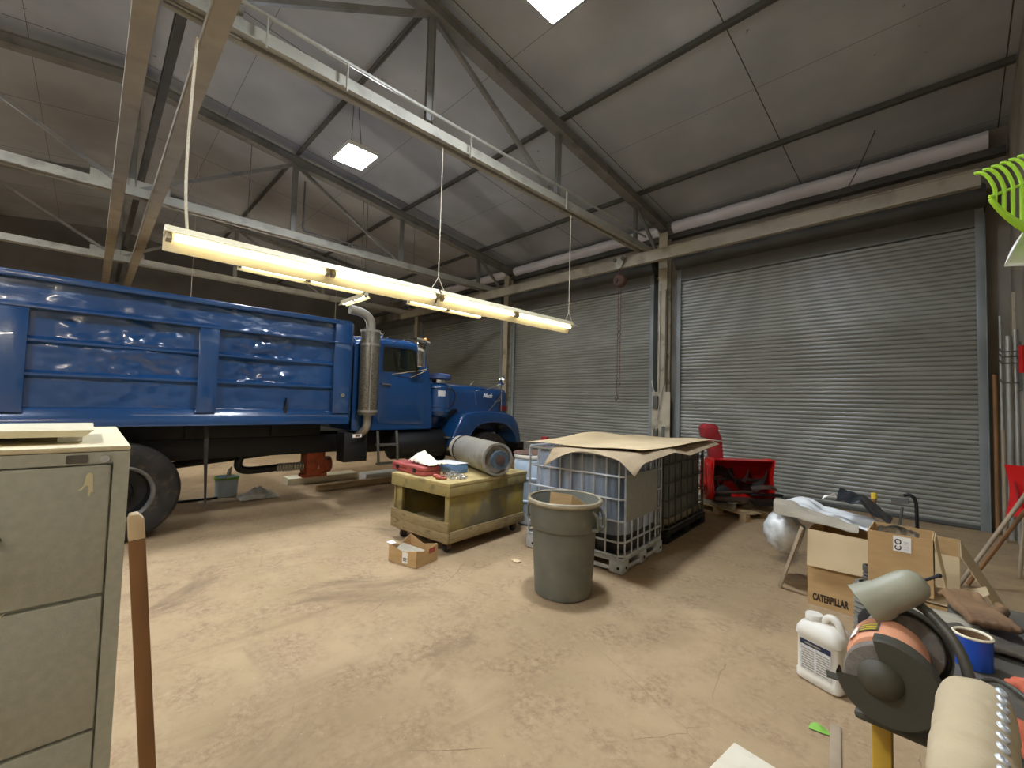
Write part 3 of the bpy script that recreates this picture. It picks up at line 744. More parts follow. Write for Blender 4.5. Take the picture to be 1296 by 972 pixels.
b = MB(); b.box(-7.3, -6.9, 3.2, 4.7, .72, 1.1); b.build('gearbox', M['black'], ch, bevel=.01)
b = MB(); b.tube([(-6.55, 3.62, .86), (-6.55, 4.62, .86)], .24, 20); b.build('fuel_tank', M['black'], ch, bevel=.02)
b = MB(); b.box(-6.5, -6.25, 4.55, 4.85, .96, .985); b.build('tank_step', M['truss_dk'], ch)
b = MB(); b.box(-6.25, -8.5, 6.42, 6.52, .5, .82); b.box(-6.9, -6.2, 6.3, 6.42, .72, .82); b.build('front_bumper', M['black'], T, bevel=.015)
b = MB(); b.tube([(-7.1, 1.62, .78)] + bez((-7.1, 1.58, .74), (-7.1, 1.5, .56), (-7.1, 1.62, .53), (-7.1, 1.8, .54), 8) + [(-7.1, 2.05, .55)], .055, 10); b.build('exhaust_pipe', M['black'], ch)
b = MB(); b.tube([(-7.1, 2.05 + i * .02, .55) for i in range(20)], [.055 + .012 * (i % 2) for i in range(20)], 12); b.build('flex_pipe', M['dirtysteel'], ch)
b = MB(); b.box(-7.25, -6.95, 2.44, 2.72, .42, .8); b.lathe([(0, .1), (.1, .1), (.13, 0), (.13, -.1), (0, -.1)], frame((-7.1, 2.75, .55), (1, 0, 0), (0, 0, 1)), 16); b.box(-7.2, -7.0, 2.4, 2.78, .37, .43); b.build('gear_pump', M['rustorange'], ch, bevel=.02)
b = MB(); b.tube([(-7.0, 2.62, .8), (-6.98, 2.62, .5)], .035, 8); b.build('pump_pipe', M['dirtysteel'], ch)
b = MB(); b.slab(lambda u, v: (-6.3 + .004 * math.sin(v * 9), 1.03 + .05 * (u - .5) * (1 - .6 * v) + .03 * v, 1.24 - .95 * v), 2, 16, (-.006, 0, 0)); b.build('rubber_strap', M['rubber'], bed)
b = MB(); b.box(-6.318, -6.312, 2.86, 3.0, 1.03, 1.08); pl = b.build('side_marker', M['paper'], ch); 
b = MB(); b.box(-6.312, -6.309, 2.9, 2.97, 1.04, 1.07); b.build('marker_print', M['rust'], pl)

def wheel(xo, y, z, r, w, face=1):
    """xo = outer face x"""
    F = frame((xo, y, z), (0, 1, 0), (0, 0, 1))     # local z -> +x
    b = MB(); k = r
    b.lathe([(.29, -.02), (.33, -.005), (k * .8, 0), (k * .93, -.012), (k * .985, -.04), (k, -.07), (k, -w + .07), (k * .985, -w + .04), (k * .93, -w + .012), (.33, -w)], F, 56)
    t = b.build('tyre', M['rubber'], T, ang=30)
    b = MB(); b.lathe([(.3, -.012), (.285, 0), (.268, -.015), (.258, -.05)], F, 40); rm = b.build('rim', M['rim'] if face else M['black'], t)
    b = MB(); b.lathe([(.258, -.05), (.25, -.1), (.235, -.19), (.12, -.2), (.11, -.12), (.08, -.1), (0, -.1)], F, 40); b.build('wheel_center', M['black'], t)
    return t
for y in (.28, -1.05):
    wheel(XN - .02, y, .53, .53, .27)
    wheel(XN - .35, y, .53, .53, .27)
    wheel(XF + .30, y, .53, .53, .27, 0)
wheel(-6.2, 5.56, .52, .52, .27); wheel(-8.29, 5.56, .52, .52, .27, 0)

# cab
XC, XD = -6.38, -8.38
cab = MB()
prof = [(2.86, 1.13), (4.3, 1.13), (4.3, 1.55), (4.22, 2.0), (4.09, 2.5), (4.0, 2.56), (3.2, 2.57), (2.86, 2.5)]
win = rounded([(3.30, 2.04), (4.04, 2.05), (3.94, 2.49), (3.30, 2.49)], .07)
for x in (XC - .05, XD): cab.ring(rounded(prof, .03, 2), win, sideM(x), .05)
cab.box(XC - .03, XD + .03, 2.86, 2.91, 1.13, 2.5)                      # rear wall
cab.box(XC - .03, XD + .03, 4.2, 4.28, 1.13, 1.98)                      # cowl
cab.box(XC - .03, XD + .03, 2.9, 4.25, 1.14, 1.18)
cab.bar((XC - .04, 4.21, 2.0), (XC - .04, 4.07, 2.54), .07, .06, (1, 0, 0)); cab.bar((XD + .04, 4.21, 2.0), (XD + .04, 4.07, 2.54), .07, .06, (1, 0, 0)); cab.bar((-7.38, 4.21, 2.0), (-7.38, 4.07, 2.54), .04, .05, (1, 0, 0))
cab = cab.build('cab', M['blue'], T)
def roofz(u, v):
    s = 2 * u - 1; y = 2.84 + 1.28 * v
    z = 2.665 - .05 * (1 - v) ** 2 - .10 * max(0, (v - .8) / .2) ** 2 - .11 * abs(s) ** 7 - .06 * max(0, (.12 - v) / .12) ** 2
    return ((XC + .02) + (XD - XC - .04) * u, y, z)
MB().slab(roofz, 36, 24, .04).build('cab_roof', M['blue'], cab, ang=60)
dp = rounded([(3.27, 1.24), (4.13, 1.21), (4.11, 1.98), (4.0, 2.545), (3.255, 2.545)], .06)
win2 = rounded([(3.325, 2.06), (4.02, 2.07), (3.925, 2.475), (3.325, 2.475)], .06)
dr = MB().ring(dp, win2, sideM(XC - .002), .016).build('cab_door', M['blue'], T, bevel=.004)
MB().prism(rounded([(3.30, 2.04), (4.04, 2.05), (3.94, 2.49), (3.30, 2.49)], .06), sideM(XC - .03), .006).build('side_window', M['glass'], dr)
b = MB(); b.ring(rounded([(3.315, 2.05), (4.03, 2.06), (3.93, 2.485), (3.315, 2.485)], .06), rounded([(3.34, 2.075), (4.0, 2.085), (3.91, 2.46), (3.34, 2.46)], .05), sideM(XC - .012), .02); b.build('window_seal', M['black'], dr)
b = MB(); b.tube([(XC + .02, 3.31, 1.865), (XC + .05, 3.31, 1.865), (XC + .05, 3.46, 1.86), (XC + .02, 3.46, 1.86)], .012, 8); b.build('door_handle', M['chrome'], dr)
MB().prism(win, sideM(XD + .02), .006).build('side_window', M['glass'], cab)
wsf = [(XC - .08, 4.215, 2.0), (-7.36, 4.215, 2.0), (-7.36, 4.075, 2.535), (XC - .08, 4.075, 2.535)]
b = MB()
for x0, x1 in ((XC - .08, -7.36), (-7.4, XD + .08)):
    a = [b.v((x0, 4.215, 2.0)), b.v((x1, 4.215, 2.0)), b.v((x1, 4.075, 2.535)), b.v((x0, 4.075, 2.535))]
    c = [b.v((x0, 4.209, 2.0)), b.v((x1, 4.209, 2.0)), b.v((x1, 4.069, 2.535)), b.v((x0, 4.069, 2.535))]
    b.f(a); b.f(c[::-1])
    for i in range(4): b.f((a[i], c[i], c[(i + 1) % 4], a[(i + 1) % 4]))
b.build('windshield', M['glass'], cab)
b = MB()
for xs in (-6.85, -7.9): b.box(xs - .24, xs + .24, 3.05, 3.55, 1.2, 1.75); b.box(xs - .24, xs + .24, 2.95, 3.1, 1.7, 2.3)
b.build('cab_seat', M['seat'], cab, bevel=.04)
b = MB(); ring = [Vector((-7.9 + .22 * math.cos(a), 3.85 + .1 * math.sin(a), 1.95 + .2 * math.sin(a))) for a in [i * math.pi / 12 for i in range(24)]]
b.tube(ring, .015, 8, closed=True); b.tube([(-7.9, 3.85, 1.95), (-7.9, 4.15, 1.75)], .025, 8); b.build('steering_wheel', M['seat'], cab)
b = MB(); b.box(-8.3, -6.45, 4.0, 4.2, 1.85, 1.98); b.build('dashboard', M['seat'], cab, bevel=.03)
# visor, marker lamps, antenna
b = MB(); b.slab(lambda u, v: (XC + .05 + (XD - XC - .1) * u, 3.92 + .26 * v, 2.685 - .05 * v * v), 8, 6, .03); vs = b.build('sun_visor', M['chrome'], T)
for x in (-6.45, -6.9, -7.38, -7.86, -8.3):
    b = MB(); b.ball((x, 4.16, 2.68), .045, 12, (1, .9, .8)); b.build('marker_lamp', M['amber'], vs)
b = MB(); b.ball((-6.7, 3.45, 2.70), .045, 12); b.tube([(-6.7, 3.45, 2.63), (-6.7, 3.45, 2.70)], .03, 10); b.ball((-6.75, 3.6, 2.67), .022, 8); b.build('roof_lamp', M['chrome'], cab)
b = MB(); b.tube([(-6.6, 4.02, 2.66), (-6.6, 4.03, 2.83)], .007, 6); b.build('antenna', M['black'], cab)
# door mirror
mr = MB(); mr.box(-6.14, -6.10, 3.80, 3.95, 2.16, 2.58); mr = mr.build('door_mirror', M['chrome'], T, bevel=.012)
b = MB()
b.tube([(XC, 3.5, 2.56), (-6.12, 3.54, 2.59), (-6.12, 3.96, 2.6), (-6.14, 4.0, 2.58), (-6.14, 4.0, 2.12)], .01, 8)
b.tube([(-6.14, 4.0, 2.14), (XC + .015, 3.5, 2.03)], .01, 8); b.tube([(-6.14, 4.0, 2.12), (XC + .01, 3.85, 2.0)], .008, 8); b.tube([(-6.12, 3.75, 2.58), (-6.12, 3.9, 2.4)], .007, 8)
b.build('mirror_bracket', M['chrome'], mr)
# hood
def hoodsec(y, hw, zt_, zl):
    return [Vector((-7.38 + s * x, y, z)) for s, x, z in ((1, hw, zl), (1, hw, zt_ - .2), (1, hw - .012, zt_ - .09), (1, hw - .045, zt_ - .035), (1, hw - .12, zt_ - .005), (1, hw * .4, zt_ + .02), (-1, hw * .4, zt_ + .02), (-1, hw - .12, zt_ - .005), (-1, hw - .045, zt_ - .035), (-1, hw - .012, zt_ - .09), (-1, hw, zt_ - .2), (-1, hw, zl))]
secs = [hoodsec(4.27, .66, 1.985, 1.12), hoodsec(4.7, .645, 1.97, 1.12), hoodsec(5.4, .625, 1.955, 1.12), hoodsec(6.2, .605, 1.935, 1.0), hoodsec(6.44, .60, 1.93, .95), hoodsec(6.49, .585, 1.9, .95)]
b = MB(); vv = [[b.v(p) for p in s] for s in secs]
for A, B in zip(vv, vv[1:]):
    for j in range(11): b.f((A[j], A[j + 1], B[j + 1], B[j]))
b.f(vv[0]); b.f(vv[-1][::-1])
hood = b.build('hood', M['blue'], T, ang=35)
b = MB(); b.box(-7.86, -6.9, 6.485, 6.50, 1.0, 1.85); gr = b.build('grille', M['black'], hood)
b = MB()
for i in range(12): b.box(-7.86 + i * .085, -7.84 + i * .085, 6.5, 6.51, 1.0, 1.85)
b.build('grille_bars', M['chrome'], gr)
b = MB(); b.bar((-6.745, 5.55, 1.82), (-6.755, 5.62, 1.56), .006, .02, (0, 1, 0)); b.build('hood_seam', M['bluegrey'], hood)
text('badge_lettering', 'Mack', .115, frame((-6.763, 5.92, 1.75), (-.028, 1, -.02), (0, 0, 1)), M['whitepaint'], hood, .35, .004, .003)
b = MB(); b.tube(bez((-6.775, 6.12, 1.62), (-6.775, 6.2, 1.7), (-6.775, 6.22, 1.58), (-6.775, 6.3, 1.68), 8), .008, 6); b.build('script_badge', M['chrome'], hood)
b = MB(); b.prism([(5.85, 1.955), (6.0, 1.955), (6.07, 2.06), (6.04, 2.07), (5.95, 1.99)], sideM(-7.42), .06); b.build('hood_ornament', M['chrome'], hood, bevel=.008)
b = MB(); b.box(-6.79, -6.72, 6.3, 6.45, 1.44, 1.55); b.build('turn_signal', M['redlens'], hood, bevel=.012)
# fenders
out = [(4.57, .8), (4.63, .96), (4.72, 1.16), (4.83, 1.34), (4.93, 1.405), (5.1, 1.43), (5.45, 1.445), (5.8, 1.43), (6.0, 1.40), (6.15, 1.34), (6.26, 1.22), (6.33, 1.05), (6.37, .86), (6.37, .8)]
arch = [(6.23, .8), (6.2, .95), (6.13, 1.05), (5.98, 1.165), (5.8, 1.22), (5.55, 1.24), (5.3, 1.215), (5.14, 1.14), (5.02, 1.0), (4.95, .86), (4.93, .8)]
for s, x in ((1, -6.19), (-1, -8.57)):
    b = MB(); b.prism(out + arch, sideM(x - .62 if s == 1 else x), .62); fd = b.build('front_fender', M['blue'], T, bevel=.035, seg=3, ang=50)
    b = MB(); pts = [Vector((x if s == -1 else x, y, z)) for y, z in arch]; b.tube([(p.x + .002 * s, p.y, p.z + .012) for p in pts], .014, 6); b.build('fender_lip', M['blue'], fd)
# fender mirror
b = MB(); b.lathe([(0, .06), (.05, .055), (.085, .03), (.095, 0), (.085, -.008), (0, -.008)], frame((-6.3, 5.9, 2.06), (1, 0, 0), (0, 0, 1)), 22); fm = b.build('fender_mirror', M['chrome'], T)
b = MB(); b.tube([(-6.3, 5.88, 2.02), (-6.3, 5.88, 1.44)], .009, 8); b.tube([(-6.3, 5.88, 1.76), (-6.3, 5.55, 1.44)], .008, 8); b.tube([(-6.3, 5.88, 2.0), (-6.45, 5.6, 1.86), (-6.6, 5.56, 1.84), (-6.72, 5.56, 1.84)], .008, 8); b.build('mirror_bracket', M['chrome'], fm)
# air cleaner
A = Matrix.Translation((-6.5, 4.5, 0))
b = MB(); b.lathe([(0, 1.33), (.15, 1.33), (.2, 1.37), (.212, 1.42), (.225, 1.43), (.225, 1.46), (.212, 1.47), (.212, 1.495), (.222, 1.505), (.222, 1.525), (.208, 1.535), (.208, 1.83), (.218, 1.84), (.218, 1.87), (.2, 1.9), (.13, 1.94), (0, 1.945)], A, 36); ac = b.build('air_cleaner', M['blue'], T)
b = MB(); b.lathe([(.125, 1.93), (.125, 2.01)], A, 24); b.build('intake_neck', M['chrome'], ac)
b = MB(); b.lathe([(0, 2.0), (.2, 2.0), (.225, 2.02), (.225, 2.075), (.2, 2.1), (.1, 2.115), (0, 2.118)], A, 36); b.build('intake_cap', M['bluegrey'], ac)
b = MB(); b.grid(lambda u, v: (-6.5 + .2105 * math.cos(R(-35 + 38 * u)), 4.5 + .2105 * math.sin(R(-35 + 38 * u)), 1.70 + .1 * v), 8, 1); b.build('sticker', M['labelgrey'], ac)
b = MB(); b.tube(bez((-6.42, 4.66, 1.84), (-6.38, 4.8, 1.86), (-6.36, 4.86, 1.7), (-6.4, 4.72, 1.5), 10), .014, 6); b.build('hose', M['black'], ac)
b = MB(); b.bar((-6.5, 4.62, 1.33), (-6.55, 4.95, 1.45), .1, .05); b.build('mount_bracket', M['black'], ac)
# exhaust stack
A = Matrix.Translation((-6.28, 3.06, 0))
b = MB(); b.lathe([(0, 1.37), (.135, 1.37), (.142, 1.4), (.142, 2.65), (.135, 2.67), (.09, 2.67)], A, 36); st = b.build('exhaust_stack', M['perf'], T)
for z in (1.43, 2.45, 2.66):
    b = MB(); b.lathe([(.143, z - .018), (.15, z - .018), (.15, z + .018), (.143, z + .018), (.143, z - .018)], A, 36); b.build('clamp_band', M['dirtysteel'], st)
b = MB(); b.box(-6.15, -6.125, 3.0, 3.02, 1.45, 2.45); b.build('seam_strip', M['dirtysteel'], st)
b = MB(); b.tube([(-6.28, 3.06, 2.6), (-6.28, 3.06, 2.72)] + bez((-6.28, 3.06, 2.72), (-6.28, 3.06, 2.86), (-6.28, 2.99, 2.92), (-6.28, 2.86, 2.94), 8)[1:] + [(-6.28, 2.72, 2.95)], .068, 18); b.build('elbow_pipe', M['dirtysteel'], st)
b = MB(); b.tube([(-6.28, 3.06, 1.4), (-6.28, 3.06, 1.24)] + bez((-6.28, 3.06, 1.24), (-6.3, 3.06, 1.1), (-6.4, 3.0, 1.05), (-6.6, 2.95, 1.05), 6)[1:], .06, 14); b.build('lower_pipe', M['dirtysteel'], st)
# steps
b = MB()
for y in (3.25, 3.58): b.bar((-6.3, y, 1.12), (-6.22, y, .6), .035, .02)
for z, x in ((.9, -6.26), (.61, -6.22)): b.box(x - .1, x + .02, 3.25, 3.58, z - .015, z + .015)
b.build('cab_step', M['truss_dk'], T)

# ------------------------------------------------------------------ under and beyond the truck
t = thing('paint_pail', 'pale green pail standing under the truck with plastic round it', 'pail', (-8.2, 1.65, 0))
A = Matrix.Translation((-8.2, 1.65, 0))
MB().lathe([(0, .002), (.15, .002), (.155, .02), (.165, .3), (.17, .3), (.16, .305), (.155, .3), (.145, .02), (0, .02)], A, 28).build('pail_body', M['drum'], t)
MB().lathe([(.168, .27), (.176, .27), (.176, .31), (.168, .31), (.168, .27)], A, 28).build('pail_rim', M['leafgreen'], t)
b = MB(); b.slab(lambda u, v: (-8.02 + .1 * u + .03 * math.sin(v * 7), 1.6 + .06 * v, .30 + .16 * u + .05 * v), 8, 6, .004); b.build('plastic_flap', M['tarp_cl'], t)
b = MB(); b.slab(lambda u, v: (-7.95 + .38 * u, 1.72 + .55 * v, .012 + .12 * math.sin(math.pi * u) * math.sin(math.pi * v) * (1 + .8 * noise.noise(Vector((u * 5, v * 5, 3)))) + .03 * abs(noise.noise(Vector((u * 11, v * 11, 1))))), 26, 26, .003)
tag(b.build('plastic_wrap', M['tarp_cl'], loc=(-7.8, 2, 0)), 'crumpled clear plastic wrap beside the green pail', 'plastic wrap')
def board(name, p0, p1, w, h, m, label, cat, roll=(0, 0, 1), group=None):
    b = MB(); b.bar(p0, p1, w, h, roll); return tag(b.build(name, M[m], bevel=.003, loc=p0), label, cat, group)
t = thing('light_diffuser', 'long white light fixture cover lying on the floor under the cab', 'fixture cover', (-8.75, 2.7, 0))
b = MB(); b.prism([(-.14, 0), (.14, 0), (.17, .12), (.15, .13), (-.15, .13), (-.17, .12)], frame((-8.6, 2.65, .002), (1, 0, 0), (0, 0, 1)) @ Matrix.Rotation(R(180), 4, 'Y') , 1.3); b.build('cover', M['offwhite'], t)
t = thing('light_diffuser', 'white fixture cover lying farther forward beneath the truck steps', 'fixture cover', (-8.75, 4.1, 0))
b = MB(); b.prism([(-.14, 0), (.14, 0), (.16, .15), (.14, .16), (-.14, .16), (-.16, .15)], frame((-8.1, 5.3, .002), (1, 0, .0), (0, 0, 1)), 1.4); b.build('cover', M['white'], t)
board('wood_beam', (-7.72, 2.9, .051), (-7.8, 5.2, .051), .1, .1, 'wood', 'long wooden beam on the floor beside the white fixture covers', 'beam')
board('floor_pipe', (-8.05, .2, .02), (-8.0, 1.5, .02), .03, .03, 'black', 'thin black bar lying on the floor beside the rear wheel', 'bar')
MB_ = MB(); MB_.slab(lambda u, v: (-10.6 + .5 * u, 2.9 + .3 * v, .008 + .02 * noise.noise(Vector((u * 3, v * 3, 0)))), 6, 6, .004)
tag(MB_.build('paper_sheet', M['paper'], loc=(-10.4, 3, 0)), 'white paper sheet on the floor on the far side of the truck', 'paper')
tag(MB().slab(lambda u, v: (-8.6 + .25 * u, .72 + .12 * v, .008 + .02 * abs(noise.noise(Vector((u * 4, v * 4, 2))))), 6, 6, .004).build('paper_sheet', M['paper'], loc=(-8.5, .8, 0)), 'white scrap on the floor just ahead of the rear wheel', 'paper')

# ------------------------------------------------------------------ yellow cart and what lies on it
rc = R(6); CA = (-3.7, 2.75)
CW, CL, CZ = .96, 1.27, .755
cart = thing('plywood_cart', 'yellow stained plywood cart on casters with an open end', 'cart', (*CA, 0), rc)
CM = PM[cart.name]
def cp(n, bb, m, **k): bb.T = CM if False else bb.T; return bb.build(n, M[m], cart, world=False, **k)
cp('top_board', MB().box(-CW - .03, .03, -.03, CL + .03, .715, .755), 'cart_top', bevel=.005)
b = MB(); b.box(-CW - .028, .028, -.028, -.004, .615, .714); b.box(.004, .028, -.004, CL + .02, .615, .714); b.box(-CW - .028, -CW - .004, -.004, CL + .02, .615, .714); cp('top_apron', b, 'cart_edge', bevel=.004)
cp('side_panel', MB().box(-.022, 0, 0, CL, .2, .614), 'cart', bevel=.003)
cp('side_panel', MB().box(-CW, -CW + .022, 0, CL, .2, .614), 'cart', bevel=.003)
cp('end_panel', MB().box(-CW + .023, -.023, CL - .022, CL, .2, .614), 'cart', bevel=.003)
cp('inner_post', MB().box(-CW + .023, -CW + .12, .02, .06, .3, .614), 'cart_edge', bevel=.003)
cp('inner_post', MB().box(-.07, -.023, .003, .04, .3, .614), 'cart_edge', bevel=.003)
b = MB(); b.box(-CW - .02, .02, -.025, -.001, .13, .23); cp('front_board', b, 'cart_wood', bevel=.004)
b = MB(); b.box(-CW - .02, .02, -.028, -.001, .232, .345); cp('front_board', b, 'cart_wood', bevel=.004)
cp('skirt_board', MB().box(.001, .025, 0, CL, .13, .245), 'cart_wood', bevel=.004)
cp('skirt_board', MB().box(-CW - .025, -CW - .001, 0, CL, .13, .245), 'cart_wood', bevel=.004)
cp('bottom_board', MB().box(-CW + .02, -.02, .02, CL - .02, .2, .225), 'cart_wood')
cp('runner', MB().box(-CW + .03, -.05, .03, .12, .1, .129), 'cart_wood'); cp('runner', MB().box(-CW + .03, -.05, CL - .12, CL - .03, .1, .129), 'cart_wood')
for x in (-CW + .1, -.1):
    for y in (.08, CL - .08):
        c = cp('caster', MB().lathe([(0, -.02), (.042, -.02), (.048, -.012), (.048, .012), (.042, .02), (0, .02)], frame((x, y, .049), (0, 1, 0), (0, 0, 1)), 20), 'rubber')
        b = MB(); b.box(x - .035, x - .028, y - .025, y + .03, .045, .098); b.box(x + .028, x + .035, y - .025, y + .03, .045, .098); b.box(x - .04, x + .04, y - .04, y + .04, .092, .099); PM[c.name] = CM; b.build('caster_fork', M['rust'], c, world=False)
def onc(x, y, z=0.): return CM @ Vector((x, y, CZ + z))
# big roller
p0 = Vector((-4.95, 3.84, .957)); p1 = Vector((-3.68, 3.42, .957)); ax = (p1 - p0).normalized()
F = frame(p0, (0, 0, 1), ax.cross(Vector((0, 0, 1)))); 
if (F.to_3x3() @ Vector((0, 0, 1))).dot(ax) < 0: F = frame(p0, ax.cross(Vector((0, 0, 1))), (0, 0, 1))
L = (p1 - p0).length
t = thing('steel_cylinder', 'large dirty steel hydraulic cylinder lying across the yellow cart', 'hydraulic cylinder', (-4.3, 3.6, .76))
MB().lathe([(0, .16), (.185, .16), (.185, .2), (.19, .2), (.192, L - .02), (.165, L - .02), (.155, L - .06), (0, L - .06)], F, 44).build('barrel', M['dirtysteel'], t)
MB().lathe([(0, .0), (.15, 0), (.175, .03), (.178, .145), (.165, .158), (0, .158)], F, 36).jitter(.012, 9, 3).build('wrapped_end', M['tarp_gr'], t)
MB().lathe([(.186, .21), (.196, .21), (.196, .245), (.186, .245)], F, 40).build('strap_band', M['black'], t)
b = MB(); Fe = F @ Matrix.Translation((0, 0, L - .06)); b.lathe([(0, .12), (.055, .12), (.055, 0)], Fe, 20); b.build('rod_end', M['rust'], t)
b = MB(); b.lathe([(.056, .05), (.105, .05), (.105, .11), (.056, .11), (.056, .05)], Fe, 26); b.build('rod_collar', M['collar'], t)
# red case
t = thing('tool_case', 'dusty red plastic tool case on the open end of the yellow cart', 'tool case', onc(-.83, .2), rc + R(-6))
TM = PM[t.name]
b = MB(); b.prism(rounded([(-.34, -.14), (.36, -.14), (.38, .0), (.34, .14), (.06, .16), (-.05, .12), (-.32, .14), (-.37, 0)], .05), Matrix.Translation((0, 0, .003)), .05); b.build('case_bottom', M['redcase'], t, world=False, bevel=.012)
b = MB(); b.prism(rounded([(-.34, -.14), (.36, -.14), (.38, .0), (.34, .14), (.06, .16), (-.05, .12), (-.32, .14), (-.37, 0)], .05), Matrix.Translation((0, 0, .055)), .05); b.build('case_lid', M['redcase'], t, world=False, bevel=.016)
for x in (-.18, .2):
    MB().box(x - .025, x + .025, -.152, -.1405, .03, .08).build('latch', M['black'], t, world=False, bevel=.003)
# cream rag on top of the case
b = MB()
def rag(u, v):
    x = -.2 + .5 * u; y = -.12 + .24 * v
    return (x, y, .012 + .11 * math.sin(math.pi * v) * math.exp(-((u - .3) / .28) ** 2) + .03 * abs(noise.noise(Vector((u * 5, v * 5, 9)))) + .012 * math.sin(v * 26) * math.sin(math.pi * u))
b.slab(rag, 40, 26, .008)
b.T = I4; Mr = Matrix.Translation(onc(-.72, .25, .118)) @ Matrix.Rotation(rc + R(-10), 4, 'Z'); b.bm.transform(Mr)
tag(b.build('cream_rag', M['cloth'], loc=onc(-.7, .26, .11), ang=80), 'crumpled cream rag lying on the red tool case', 'rag')
# blue box
t = thing('flat_box', 'flat blue and grey cardboard box between red case and steel cylinder', 'box', onc(-.58, .52), rc + R(-4))
MB().box(-.18, .2, -.1, .12, .002, .11).build('box_body', M['bluebox'], t, world=False, bevel=.004)
MB().box(-.184, .204, -.104, .124, .111, .118).build('box_lid', M['labelgrey'], t, world=False, bevel=.002)
# bolts, each its own
proto = None; spots = []
for lay, cnt, R_ in ((0, 30, 1.0), (1, 12, .6), (2, 4, .3)):
    k = 0; tries = 0; here = []
    while k < cnt and tries < 4000:
        tries += 1
        a = random.uniform(0, 6.28); q = math.sqrt(random.random()) * R_
        x = -.22 + .165 * q * math.cos(a); y = .27 + .125 * q * math.sin(a)
        if all((x - c[0]) ** 2 + (y - c[1]) ** 2 > .034 ** 2 for c in here): here.append((x, y)); k += 1
    spots += [(x, y, .0125 + lay * .027) for x, y in here]
for x, y, z in spots:
    p = onc(x, y, z)
    if proto is None:
        b = MB(); b.lathe([(0, -.016), (.0065, -.016), (.0065, .004), (.0115, .004), (.0115, .014), (0, .014)], frame((0, 0, 0), (0, 1, 0), (0, 0, 1)), 7)
        proto = b.build('loose_bolt', M['bolt'], world=False); tag(proto, 'shiny steel bolt in the loose pile on the yellow cart', 'bolt', 'loose bolts on the cart'); o = proto
    else:
        o = proto.copy(); COL.objects.link(o)
    o.matrix_world = Matrix.Translation(p) @ Matrix.Rotation(random.uniform(0, 6.28), 4, 'Z') @ Matrix.Rotation(random.uniform(-.12, .12), 4, 'Y')
for i, (x, y, rz, m, lb) in enumerate(((-.40, .33, 15, 'rust', 'rusty pipe fitting lying beside the red tool case'), (-.34, .14, 30, 'gripred', 'red handled fitting in front of the bolt pile'), (-.22, .07, 20, 'gripred', 'red and grey fitting at the cart edge'))):
    p = onc(x, y, .02); b = MB(); Fm = Matrix.Translation(p) @ Matrix.Rotation(R(rz), 4, 'Z'); 
    b.tube([Fm @ Vector((-.06, 0, 0)), Fm @ Vector((0, 0, 0))], .018, 10); b.tube([Fm @ Vector((0, 0, 0)), Fm @ Vector((.07, 0, 0))], .012, 10)
    tag(b.build('pipe_fitting', M[m], loc=p), lb, 'fitting')

# ------------------------------------------------------------------ small box on the floor
t = thing('open_carton', 'small open cardboard tray on the floor in front of the yellow cart', 'box', (-3.83, 2.42, 0), R(14))
W_, D_, H_ = .19, .15, .17
def cut(z): return z
for (x0, y0, x1, y1, h0, h1) in ((-W_, -D_, W_, -D_, .17, .17), (W_, -D_, W_, D_, .17, .17), (W_, D_, -W_, D_, .17, .2), (-W_, D_, -W_, -D_, .2, .17)):
    b = MB(); d = Vector((x1 - x0, y1 - y0, 0)); n = Vector((-d.y, d.x, 0)).normalized() * .004
    a = [Vector((x0, y0, .004)), Vector((x1, y1, .004)), Vector((x1, y1, h1)), Vector((x0 + d.x * .5, y0 + d.y * .5, min(h0, h1) - .04)) , Vector((x0, y0, h0))]
    A_ = [b.v(p) for p in a]; B_ = [b.v(p + n) for p in a]; b.f(A_); b.f(B_[::-1])
    for i in range(5): b.f((A_[i], B_[i], B_[(i + 1) % 5], A_[(i + 1) % 5]))
    b.build('carton_wall', M['card'], t, world=False)
MB().box(-W_ + .005, W_ - .005, -D_ + .005, D_ - .005, .001, .006).build('carton_floor', M['card'], t, world=False)
MB().box(-.0, .07, -D_ - .0025, -D_ - .0005, .025, .13).build('paper_label', M['paper'], t, world=False)
b = MB()
for i in range(3): b.box(.012, .058, -D_ - .0035, -D_ - .0026, .045 + i * .012, .052 + i * .012)
b.build('label_print', M['black_ink'], t, world=False)
MB().box(W_ + .0005, W_ + .0025, .02, .11, .1, .15).build('red_mark', M['gripred'], t, world=False)
b = MB(); b.box(-.15, .1, -.1, .06, .0, .012, Matrix.Translation((0, 0, .1)) @ Matrix.Rotation(R(14), 4, 'Y') @ Matrix.Rotation(R(20), 4, 'Z')); b.bm.transform(PM[t.name])
tag(b.build('metal_plate', M['woodgrey'], loc=(-3.83, 2.42, .1)), 'grey scrap plate inside the small cardboard tray', 'plate')

